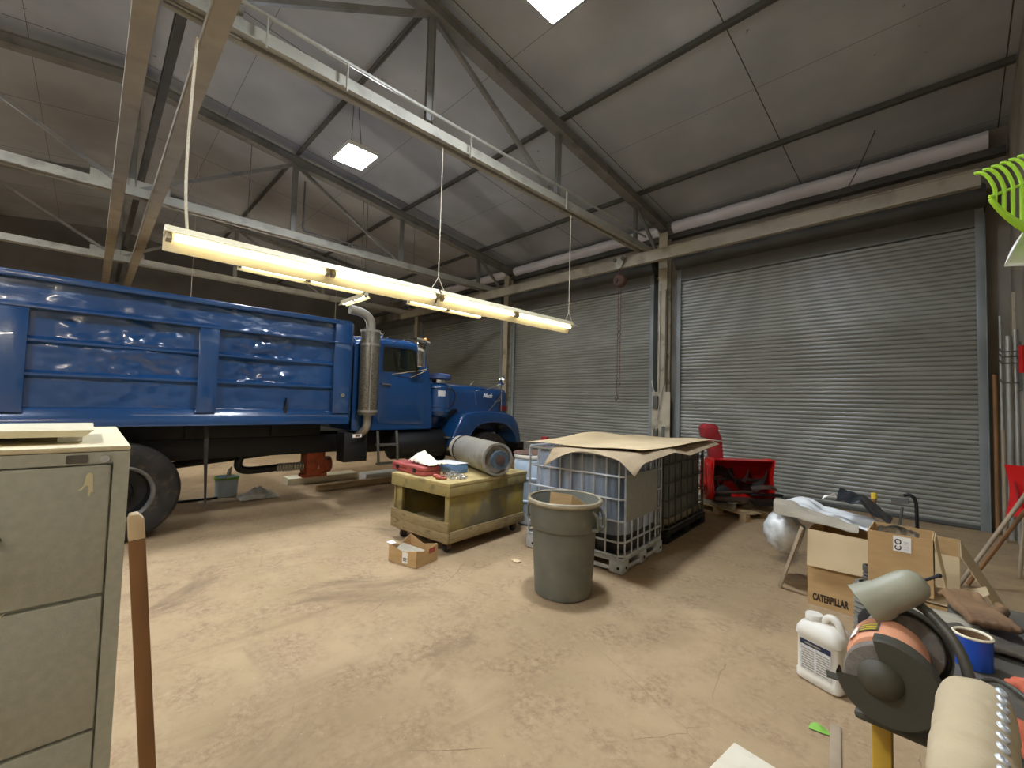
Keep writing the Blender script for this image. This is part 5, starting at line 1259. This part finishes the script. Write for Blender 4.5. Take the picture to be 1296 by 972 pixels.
b = MB(); b.tube(pts, [.011 + .0012 * (i % 2) for i in range(27)], 12); b.tube([(.022, 1.52, .935), (-.01, 1.51, .93), (-.05, 1.50, .95)], .009, 8); b.build('gooseneck', M['goose'], t)

# ------------------------------------------------------------------ work bench on the right and what lies on it
t = thing('work_bench', 'dark topped work bench along the right wall', 'work bench', (.26, 1.55, 0))
BX0, BX1, BY0, BY1, BZ = -.02, .58, .72, 2.55, .885
MB().box(BX0, BX1, BY0, BY1, BZ - .05, BZ).build('bench_top', M['bench'], t, bevel=.006)
for x in (.09, .53):
    for y in (.8, 2.48): MB().box(x - .03, x + .03, y - .03, y + .03, .001, BZ - .051).build('leg', M['truss_dk'], t, bevel=.004)
MB().box(.09, .53, 1.2, 2.4, .25, .28).build('shelf', M['woodgrey'], t)
MB().box(.1, .5, 2.46, 2.5, .7, .8).build('rail', M['truss_dk'], t)

def blob(name, label, cat, pieces, m, voxel=.006, group=None, seed=1, amp=.004, loc=None):
    """soft shape: overlapping tubes and balls fused into one surface"""
    b = MB()
    for p in pieces:
        if p[0] == 'b': b.ball(p[1], p[2], 14, p[3] if len(p) > 3 else (1, 1, 1))
        else: b.tube(p[1], p[2], 10); [b.ball(q, r, 10) for q, r in ((p[1][0], p[2][0] if isinstance(p[2], list) else p[2]), (p[1][-1], p[2][-1] if isinstance(p[2], list) else p[2]))]
    me = bpy.data.meshes.new('tmp'); b.bm.to_mesh(me); b.bm.free()
    o = bpy.data.objects.new('tmp', me); COL.objects.link(o)
    md = o.modifiers.new('r', 'REMESH'); md.mode = 'VOXEL'; md.voxel_size = voxel
    sm = o.modifiers.new('s', 'SMOOTH'); sm.factor = .5; sm.iterations = 4
    dg = bpy.context.evaluated_depsgraph_get(); dg.update()
    m2 = bpy.data.meshes.new_from_object(o.evaluated_get(dg)); bpy.data.objects.remove(o)
    b = MB(); b.bm.from_mesh(m2); bpy.data.meshes.remove(m2)
    b.jitter(amp, 28, seed); b.jitter(amp * .4, 80, seed + 3)
    r = b.build(name, M[m], loc=loc or pieces[0][1][0] if pieces[0][0] == 't' else pieces[0][1], ang=180)
    return tag(r, label, cat, group)
def glove(label, wrist, dirv, z, m, s=1., curl=.02, seed=1, spread=1., side=1):
    """flat lying glove: cuff, palm, four fingers, thumb"""
    w = Vector((*wrist, z)); d = Vector((*dirv, 0)).normalized(); n = Vector((-d.y, d.x, 0)) * side; u = Vector((0, 0, 1))
    P = []
    P.append(('b', w + d * .085 * s, .055 * s, (1, 1, .3)))
    for k in (-1, -.5, 0, .5, 1): P.append(('t', [w + n * k * .046 * s - d * .05 * s, w + n * k * .04 * s, w + n * k * .036 * s + d * .11 * s], [.0125 * s, .0135 * s, .016 * s]))
    for i, k in enumerate((-1, -.33, .33, 1)):
        L_ = (.075, .095, .09, .07)[i] * s
        b0 = w + d * .11 * s + n * k * .034 * s; b1 = b0 + d * L_ * .55 + n * k * .006 * spread + u * curl; b2 = b0 + d * L_ + n * k * .012 * spread - u * curl * .2
        P.append(('t', [b0, b1, b2], [.0155 * s, .0145 * s, .012 * s]))
    P.append(('t', [w + d * .05 * s - n * .035 * s, w + d * .085 * s - n * .07 * s, w + d * .125 * s - n * .078 * s], [.019 * s, .016 * s, .013 * s]))
    return blob('work_glove', label, 'glove', P, m, .0065, None, seed, .004, loc=w)
Z0 = BZ + .024
# plank across the bench end, glove on it
b = MB(); b.box(-.16, .08, 2.14, 2.28, BZ + .001, BZ + .016)
tag(b.build('wood_plank', M['woodgrey'], bevel=.003, loc=(0, 2.3, .95)), 'grey wooden plank lying across the bench under the brown glove', 'plank')
glove('dark oily work glove on the bench in front of the plank', (.13, 2.05), (-1, .12), Z0, 'glovedark', .85, .012, 5)
glove('brown leather work glove on the plank', (.075, 2.22), (-.32, .95), BZ + .046, 'glovebrown', 1.15, .016, 2, .5)
glove('dark greasy glove beside the blue can', (.02, 1.94), (-1, .3), Z0, 'glovedark', .6, .008, 7)
# blue tub with a rag
tx, ty = .29, 2.2
t = thing('blue_tub', 'blue printed plastic tub with a rag inside, on the bench', 'tub', (tx, ty, BZ))
A = Matrix.Translation((tx, ty, BZ))
MB().lathe([(0, .002), (.105, .002), (.11, .01), (.125, .135), (.13, .137), (.13, .145), (.122, .145), (.107, .012), (0, .012)], A, 40).build('tub_body', M['bluetub'], t)
b = MB(); b.slab(lambda u, v: (tx - .11 + .2 * u, ty - .06 + .15 * v, BZ + .19 + .05 * math.sin(math.pi * u) * math.sin(math.pi * v) + .02 * noise.noise(Vector((u * 5, v * 5, 1))) - .02 * abs(2 * u - 1)), 20, 16, .008)
tag(b.build('brown_rag', M['tarp_gr'], loc=(tx, ty, BZ + .15), ang=80), 'grey brown rag stuffed in the top of the blue tub', 'rag')
# blue can
tx, ty = .036, 1.90
t = thing('blue_can', 'open blue can with a white rim on the bench behind the grinder', 'can', (tx, ty, BZ))
A = Matrix.Translation((tx, ty, BZ))
A = A @ Matrix.Diagonal((.68, .68, .72, 1))
MB().lathe([(0, .002), (.062, .002), (.062, .118), (.055, .118), (.055, .02), (0, .02)], A, 40).build('can_body', M['bluecan'], t)
MB().lathe([(.0535, .119), (.064, .119), (.066, .124), (.06, .129), (.0535, .124), (.0535, .119)], A, 40).build('can_rim', M['offwhite'], t)
MB().lathe([(.0545, .022), (.0545, .118)], A, 32).build('can_inside', M['glovebrown'], t)
glove('orange work glove lying palm down on the bench', (.24, 1.66), (-.55, .85), Z0, 'gloveorange', 1.05, .012, 3)
glove('second orange glove on the bench, nearer the cream leather roll', (.15, 1.42), (-.2, .9), Z0 - .002, 'gloveorange', .9, .008, 9)
b = MB(); b.tube(bez((.05, 1.69, BZ + .05), (.09, 1.66, BZ + .10), (.12, 1.58, BZ + .07), (.23, 1.40, BZ + .055), 16), .006, 8)
tag(b.build('power_cord', M['goose'], loc=(.05, 1.69, BZ + .05)), 'thin dark cord crossing the bench over the orange gloves', 'cord')
b = MB(); b.tube(bez((.025, 1.62, .893), (.02, 1.62, .96), (.045, 1.62, .97), (.055, 1.62, .893), 14), .007, 8)
tag(b.build('bent_rod', M['truss_lt'], loc=(.03, 1.62, .89)), 'bent steel rod loop beside the gooseneck lamp base', 'rod')
# cream suede roll with eyelets
b = MB(); b.slab(lambda u, v: (.075 + .14 * u, .82 + .46 * v, BZ + .05 + .006 * noise.noise(Vector((u * 4, v * 4, 3)))), 14, 16, .044)
tag(b.build('folded_hide', M['glovebrown'], loc=(.1, 1, BZ)), 'folded brown leather under the cream suede roll', 'leather')
t = thing('suede_roll', 'rolled cream suede welding sleeve with a row of metal eyelets', 'leather roll', (.07, 1.0, .93))
tag(MB().box(-.015, .055, .78, 1.16, BZ + .001, 1.005).build('wood_block', M['wood_br'], bevel=.004, loc=(.02, .95, BZ)), 'wooden block propping up the cream suede roll', 'block')
a0 = Vector((.008, .78, 1.062)); a1 = Vector((.026, 1.24, 1.078)); d = (a1 - a0).normalized()
F = frame(a0, (1, 0, 0), (0, 0, 1)); 
def roll(u, v):
    th = 2 * math.pi * v; y = (a1 - a0).length * u
    r = .053 * (1 + .08 * noise.noise(Vector((u * 5, math.cos(th) * 1.5, math.sin(th) * 1.5))) + .06 * noise.noise(Vector((u * 16, math.cos(th) * 2, math.sin(th) * 2)))) * (1 if u < .9 else math.sqrt(max(0, 1 - ((u - .9) / .1) ** 2)) * .55 + .45)
    p = a0 + (a1 - a0) * u
    return (p.x + r * math.cos(th) * .98, p.y, p.z + r * math.sin(th))
b = MB(); b.grid(roll, 48, 36)
bmesh.ops.remove_doubles(b.bm, verts=b.bm.verts, dist=.0002)
bmesh.ops.holes_fill(b.bm, edges=[e for e in b.bm.edges if e.is_boundary], sides=0)
b.build('sleeve', M['leather'], t, ang=80)
for i in range(9):
    u = .40 + i * .066; th = R(52); p = Vector(roll(u, th / (2 * math.pi))); q = a0 + (a1 - a0) * u; n_ = (p - q).normalized()
    Fe = frame(p + n_ * .0015, d, n_.cross(d))
    if (Fe.to_3x3() @ Vector((0, 0, 1))).dot(n_) < 0: Fe = frame(p + n_ * .0015, d, -n_.cross(d))
    b = MB(); b.lathe([(.0034, .0), (.004, .003), (.007, .0026), (.009, 0), (.009, -.006)], Fe, 16); e = b.build('eyelet', M['steel'], t)
# small tool bits on the floor
board('flat_bar', (-.437, 2.83, .006), (-.35, 2.25, .006), .045, .008, 'handle_wood', 'flat drilled wooden bar on the floor beside the green scrap', 'bar')
b = MB(); b.slab(lambda u, v: (-.53 + .09 * u, 2.70 + .05 * v + .02 * u, .008 + .012 * math.sin(u * 5) * v), 6, 5, .002)
tag(b.build('green_scrap', M['leafgreen'], loc=(-.5, 2.7, 0)), 'bright green scrap of paper on the floor', 'paper scrap')
b = MB(); b.box(0, .45, -.4, 0, 0, .03, Matrix.Translation((-.746, 2.285, .001)) @ Matrix.Rotation(R(-6), 4, 'Z'))
tag(b.build('pale_board', M['foam'], bevel=.006, loc=(-.73, 2.1, 0)), 'pale flat board lying on the floor at the front', 'board')
for i, (p, r_, lb) in enumerate((((-3.14, 3.2), .05, 'crumpled tan paper scrap on the floor left of the trash can'), ((-4.45, 2.52), .05, 'white scrap beside the small cardboard tray'))):
    b = MB(); b.slab(lambda u, v: (p[0] + r_ * 2 * (u - .5), p[1] + r_ * 1.4 * (v - .5), .008 + .02 * abs(noise.noise(Vector((u * 4, v * 4, i))))), 8, 8, .002)
    tag(b.build('paper_scrap', M['card_lt' if i == 0 else 'paper'], loc=(*p, 0)), lb, 'paper scrap')

# ------------------------------------------------------------------ filing cabinet
CX, CY0, CY1, CT = -1.25, -.41, .070, 1.505
t = thing('filing_cabinet', 'tall grey green metal filing cabinet at the left edge', 'filing cabinet', (-1.6, -.17, 0))
b = MB(); b.box(CX - .69, CX - .012, CY0, CY1, .002, CT - .012); b.build('cabinet_body', M['cab_green'], t, bevel=.006)
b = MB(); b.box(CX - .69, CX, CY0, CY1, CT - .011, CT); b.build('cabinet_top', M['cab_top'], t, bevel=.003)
b = MB(); b.box(CX - .011, CX, CY1 - .026, CY1, .002, CT - .012); b.box(CX - .011, CX, CY0, CY0 + .026, .002, CT - .012); b.box(CX - .011, CX, CY0 + .026, CY1 - .026, CT - .036, CT - .012); b.build('face_frame', M['cab_green'], t)
for k in range(5):
    z1 = CT - .0395 - k * .2735; z0 = z1 - .2665
    if k == 4: z0 = max(z0, .04)
    d = MB().box(CX - .02, CX + .001, CY0 + .029, CY1 - .029, z0, z1).build('drawer', M['cab_green'], t, bevel=.004)
    yc = (CY0 + CY1) / 2
    b = MB(); b.box(CX + .0012, CX + .004, yc - .055, yc + .055, z1 - .10, z1 - .05); b.build('label_holder', M['plate'], d, bevel=.001)
    b = MB(); b.tube([(CX, yc - .06, z1 - .13), (CX + .03, yc - .06, z1 - .135), (CX + .03, yc + .06, z1 - .135), (CX, yc + .06, z1 - .13)], .007, 8); b.build('handle', M['plate'], d)
    b = MB(); b.box(CX - .021, CX - .0205, CY0 + .027, CY1 - .027, z0 - .006, z0); b.build('drawer_gap', M['gap'], t)
b = MB(); b.prism(rounded([(-.027, CT - .0335), (.005, CT - .0335), (.005, CT - .0165), (-.027, CT - .0165)], .003), sideM(CX + .0003), .0015); b.build('name_plate', M['plate'], t)
b = MB(); b.lathe([(0, .004), (.003, .004), (.0035, .009), (.0075, .009), (.008, 0)], frame((CX, .030, CT - .026), (0, 1, 0), (0, 0, 1)), 20); b.build('lock', M['chrome'], t)
b = MB(); b.prism([(.001, 1.425), (.004, 1.447), (.009, 1.452), (.014, 1.448), (.015, 1.425)], sideM(CX + .0012), .0008); b.prism([(.0085, 1.4255), (.015, 1.4255), (.016, 1.411), (.0125, 1.411), (.011, 1.402), (.0085, 1.406), (.0105, 1.414)][:5] + [(.0085, 1.406)], sideM(CX + .0012), .0008); b.prism([(.001, 1.4255), (.004, 1.4255), (-.001, 1.417), (-.007, 1.416)], sideM(CX + .0012), .0008)
b.build('tape_remnant', M['scrape'], t)
b = MB(); b.prism([(-.13, 1.185), (-.098, 1.195), (-.092, 1.2), (-.1, 1.188), (-.13, 1.178)], sideM(CX + .0012), .0008); b.build('tape_remnant', M['scrape'], t)
t = thing('lamp_cover', 'cream metal light cover with a slanted end lying on the filing cabinet', 'light cover', (-1.5, -.2, CT))
b = MB(); b.prism([(-.4, CT + .016), (-.002, CT + .016), (.012, CT + .03), (-.4, CT + .03)], sideM(-1.62), .3); b.build('cover', M['offwhite'], t, bevel=.001)
b = MB(); b.prism([(-.4, CT + .002), (-.035, CT + .002), (-.004, CT + .015), (-.4, CT + .015)], sideM(-1.60), .02); b.build('side_lip', M['labelgrey'], t)
b = MB(); b.box(-1.42, -1.36, -.045, -.005, CT + .001, CT + .0155); b.build('foot', M['white'], t, bevel=.002)
b = MB(); b.prism([(-.014, 0), (.014, 0), (.014, 1.306), (-.014, 1.306)], frame((-1.26, .20, .001), (0, 1, .085), (0, -.085, 1)), .03)
t2 = b.build('wooden_stake', M['wood_br'], loc=(-1.26, .2, 0), bevel=.002); tag(t2, 'narrow brown wooden stake with pale tip leaning beside the filing cabinet', 'stake')
b = MB(); b.prism([(-.014, 1.306), (.014, 1.306), (.013, 1.35), (.004, 1.362), (-.010, 1.362), (-.014, 1.35)], frame((-1.26, .20, .001), (0, 1, .085), (0, -.085, 1)), .03); b.build('stake_tip', M['wood_pale'], t2, bevel=.002)

# ------------------------------------------------------------------ things at the right wall
t = thing('leaf_rake', 'lime green plastic leaf rake hanging high at the right wall', 'rake', (.25, 1.85, 2.2))
ux = Vector((.70, .714, 0)); uz = Vector((-.12, .02, 1)); P0 = Vector((.06, 1.665, 2.27))
def rk(a, c, dz=0): return P0 + ux * a + Vector((0, 0, 1)) * c + Vector((.714, -.70, 0)) * dz
def tine(i):
    a = .005 + i * .0235
    aa = a + .03; arc = -.05 - .148 * (1 - math.exp(-(aa - .01) / .10)) + .003 * i
    return [rk(a - .006, .0 + a * .42, -.012), rk(a, .003 + a * .42, .002), rk(a + .01, -.02 + a * .40, .012), rk(a + .022, -.055 + a * .3, .012), rk(a + .03, arc - .0, .004)]
for i in range(16):
    b = MB(); b.tube(bez(*[tine(i)[k] for k in (0, 1, 2, 3)], 6) + [tine(i)[4]], .0045, 7); b.build('tine', M['lime'], t)
b = MB(); b.tube([rk(.016 + .02 * i, -.072 + .0084 * i, .008) for i in range(16)], .004, 7); b.build('cross_bar', M['lime'], t)
def scoop(u, v):
    a = .018 + .36 * u; lo = -.065 - .148 * (1 - math.exp(-(a - .01) / .10)); hi = lo + .012 + .03 * u 
    return rk(a, lo + (hi - lo) * v + .03 * u * v, .004 + .008 * math.sin(math.pi * v))
b = MB(); b.slab(scoop, 26, 6, .006); b.build('scoop', M['lime'], t, ang=70)
b = MB(); b.tube([rk(.3, -.2, 0), rk(.3, -.9, .0)], .014, 10); b.build('rake_handle', M['handle_wood'], t)
b = MB(); b.tube([rk(.3, -.5, .0), (.61, 2.1, 1.9), (.618, 2.1, 1.9)], .006, 6); b.build('hanging_hook', M['truss_dk'], t)
b = MB(); b.slab(lambda u, v: rk(.084 + .2 * u, -.242 + (1 - v) * min(.13, .34 * u) + v * .012 * u, -.02 - .03 * math.sin(math.pi * v) * min(1, u * 4)), 14, 8, .005)
tag(b.build('white_shovel', M['white'], loc=rk(.1, -.2)), 'white plastic shovel blade hanging below the lime rake', 'shovel')
for i, (p, q, r_, lb) in enumerate((((.03, 5.97, .014), (.60, 6.09, 1.22), .017, 'grey wooden pole leaning to the right wall, left of two'), ((.09, 6.05, .014), (.60, 6.14, 1.06), .017, 'brown wooden pole leaning to the right wall, right of two'))):
    b = MB(); b.tube([p, q], r_, 10); tag(b.build('wooden_pole', M['handle_wood' if i == 0 else 'wood_br'], loc=p), lb, 'pole')
t = thing('snow_shovel', 'red snow shovel blade standing at the right wall', 'shovel', (.45, 6.6, .6))
b = MB(); b.slab(lambda u, v: (.375 + .2 * u + .03 * math.sin(math.pi * v), 6.75 - .1 * u, 1.13 - .47 * v - .12 * u * (1 - v) * 0 + .0 * u - .06 * (1 - u) * v), 12, 12, (.006, .006, 0)); b.build('blade', M['red'], t)
b = MB(); b.prism([(0, 0), (.022, 0), (.1, .23), (.09, .24)], frame((.46, 6.68, .72), (.5, -.3, .3), (0, 0, 1)), .01); b.build('blade_rib', M['darkred'], t)
b = MB(); b.tube([(.5, 6.7, .66), (.46, 6.75, .002)], .016, 8); b.build('shovel_handle', M['handle_wood'], t)
for i, (x, y, z0, z1, r_, m_, lb) in enumerate(((.485, 8.9, .002, 3.0, .018, 'conduit', 'thin pale pipe rising up the corner beside the rightmost door'), (.545, 8.75, .002, 2.7, .03, 'conduit', 'thicker grey pipe rising up the corner behind the red shovel'),
        (.43, 8.98, .002, 2.2, .025, 'wood_br', 'dark wooden pole standing in the corner beside the door guide'), (.59, 8.5, .002, 2.75, .02, 'conduit', 'pale pipe on the right wall, farthest from the door'), (.47, 8.5, .002, 1.45, .02, 'handle_wood', 'short grey tool handle standing in the corner'))):
    b = MB(); b.tube([(x, y, z0), (x, y, z1)], r_, 10); tag(b.build('corner_pipe' if i != 2 and i != 4 else 'tool_pole', M[m_], loc=(x, y, 0)), lb, 'pipe' if i != 2 and i != 4 else 'handle')
b = MB(); b.box(.585, .618, 8.8, 9.2, .002, 3.3); tag(b.build('backing_panel', M['post'], loc=(.6, 9, 0)), 'cream board on the right wall in the corner', 'panel')
t = thing('tool_rack', 'metal rack of hooks on the right wall in the corner', 'tool rack', (.6, 8.3, 2.2))
for z, y in ((2.45, 8.35), (2.38, 8.3), (2.3, 8.35), (2.05, 8.3)):
    b = MB(); b.tube([(.618, y, z), (.46, y, z), (.44, y, z + .04)], .01, 6); b.build('hook', M['truss_dk'], t)
b = MB(); b.box(.60, .618, 8.2, 8.45, 1.95, 2.55); b.build('mount_plate', M['truss_dk'], t)
b = MB(); b.slab(lambda u, v: (.575 + .03 * u, 7.98 - .04 * u, 2.48 - .3 * v + .03 * math.sin(v * 5)), 6, 10, (.02, .01, 0)); tag(b.build('hanging_red_tool', M['red'], loc=(.59, 7.95, 2.3)), 'red tool hanging on the right wall above the shovel', 'tool')
b = MB(); b.tube([(.28, 4.55, .02), (.42, 4.72, .35)], [.035, .045], 12); c = b.build('grey_tube', M['hose'], loc=(.28, 4.5, 0)); tag(c, 'grey tube with a yellow cap lying against the right wall', 'tube')
b = MB(); b.tube([(.42, 4.72, .352), (.437, 4.74, .39)], .038, 12); b.build('tube_cap', M['yellow'], c)
b = MB(); b.tube([(.38, 4.35, .045), (.52, 4.62, .3)], .05, 12); tag(b.build('grey_tube', M['hose'], loc=(.36, 4.3, 0)), 'plain grey tube lying beside the yellow capped tube', 'tube')
b = MB(); b.bar((.50, 6.5, .0), (.575, 6.52, .78), .12, .04); tag(b.build('yellow_tool', M['yellow'], bevel=.015, loc=(.5, 6.5, 0)), 'yellow plastic tool leaning on the right wall under the shovel', 'tool')

# ------------------------------------------------------------------ camera and world
F_ = 545.; YAW = R(45.6); PI = R(2.5); RO = R(1.6)
fw = Vector((-math.sin(YAW) * math.cos(PI), math.cos(YAW) * math.cos(PI), math.sin(PI)))
r0 = Vector((math.cos(YAW), math.sin(YAW), 0)); u0 = r0.cross(fw)
rv = r0 * math.cos(RO) + u0 * math.sin(RO); uv = rv.cross(fw)
cd = bpy.data.cameras.new('camera'); cam = bpy.data.objects.new('camera', cd); COL.objects.link(cam)
cd.sensor_fit = 'HORIZONTAL'; cd.sensor_width = 36; cd.lens = F_ / 1296 * 36; cd.clip_start = .02
cam.matrix_world = Matrix(((rv.x, uv.x, -fw.x, 0), (rv.y, uv.y, -fw.y, 0), (rv.z, uv.z, -fw.z, 1.62), (0, 0, 0, 1)))
SC.camera = cam
w = bpy.data.worlds.new('world'); SC.world = w; w.use_nodes = True
w.node_tree.nodes['Background'].inputs['Color'].default_value = (.05, .055, .06, 1)
vsx = SC.view_settings
vsx.view_transform = 'Standard'; vsx.look = 'None'; vsx.gamma = 1; vsx.use_curve_mapping = False; vsx.exposure = 1.1
SC.cycles.max_bounces = 8; SC.cycles.diffuse_bounces = 5; SC.cycles.use_denoising = True
SC.cycles.sample_clamp_indirect = 6
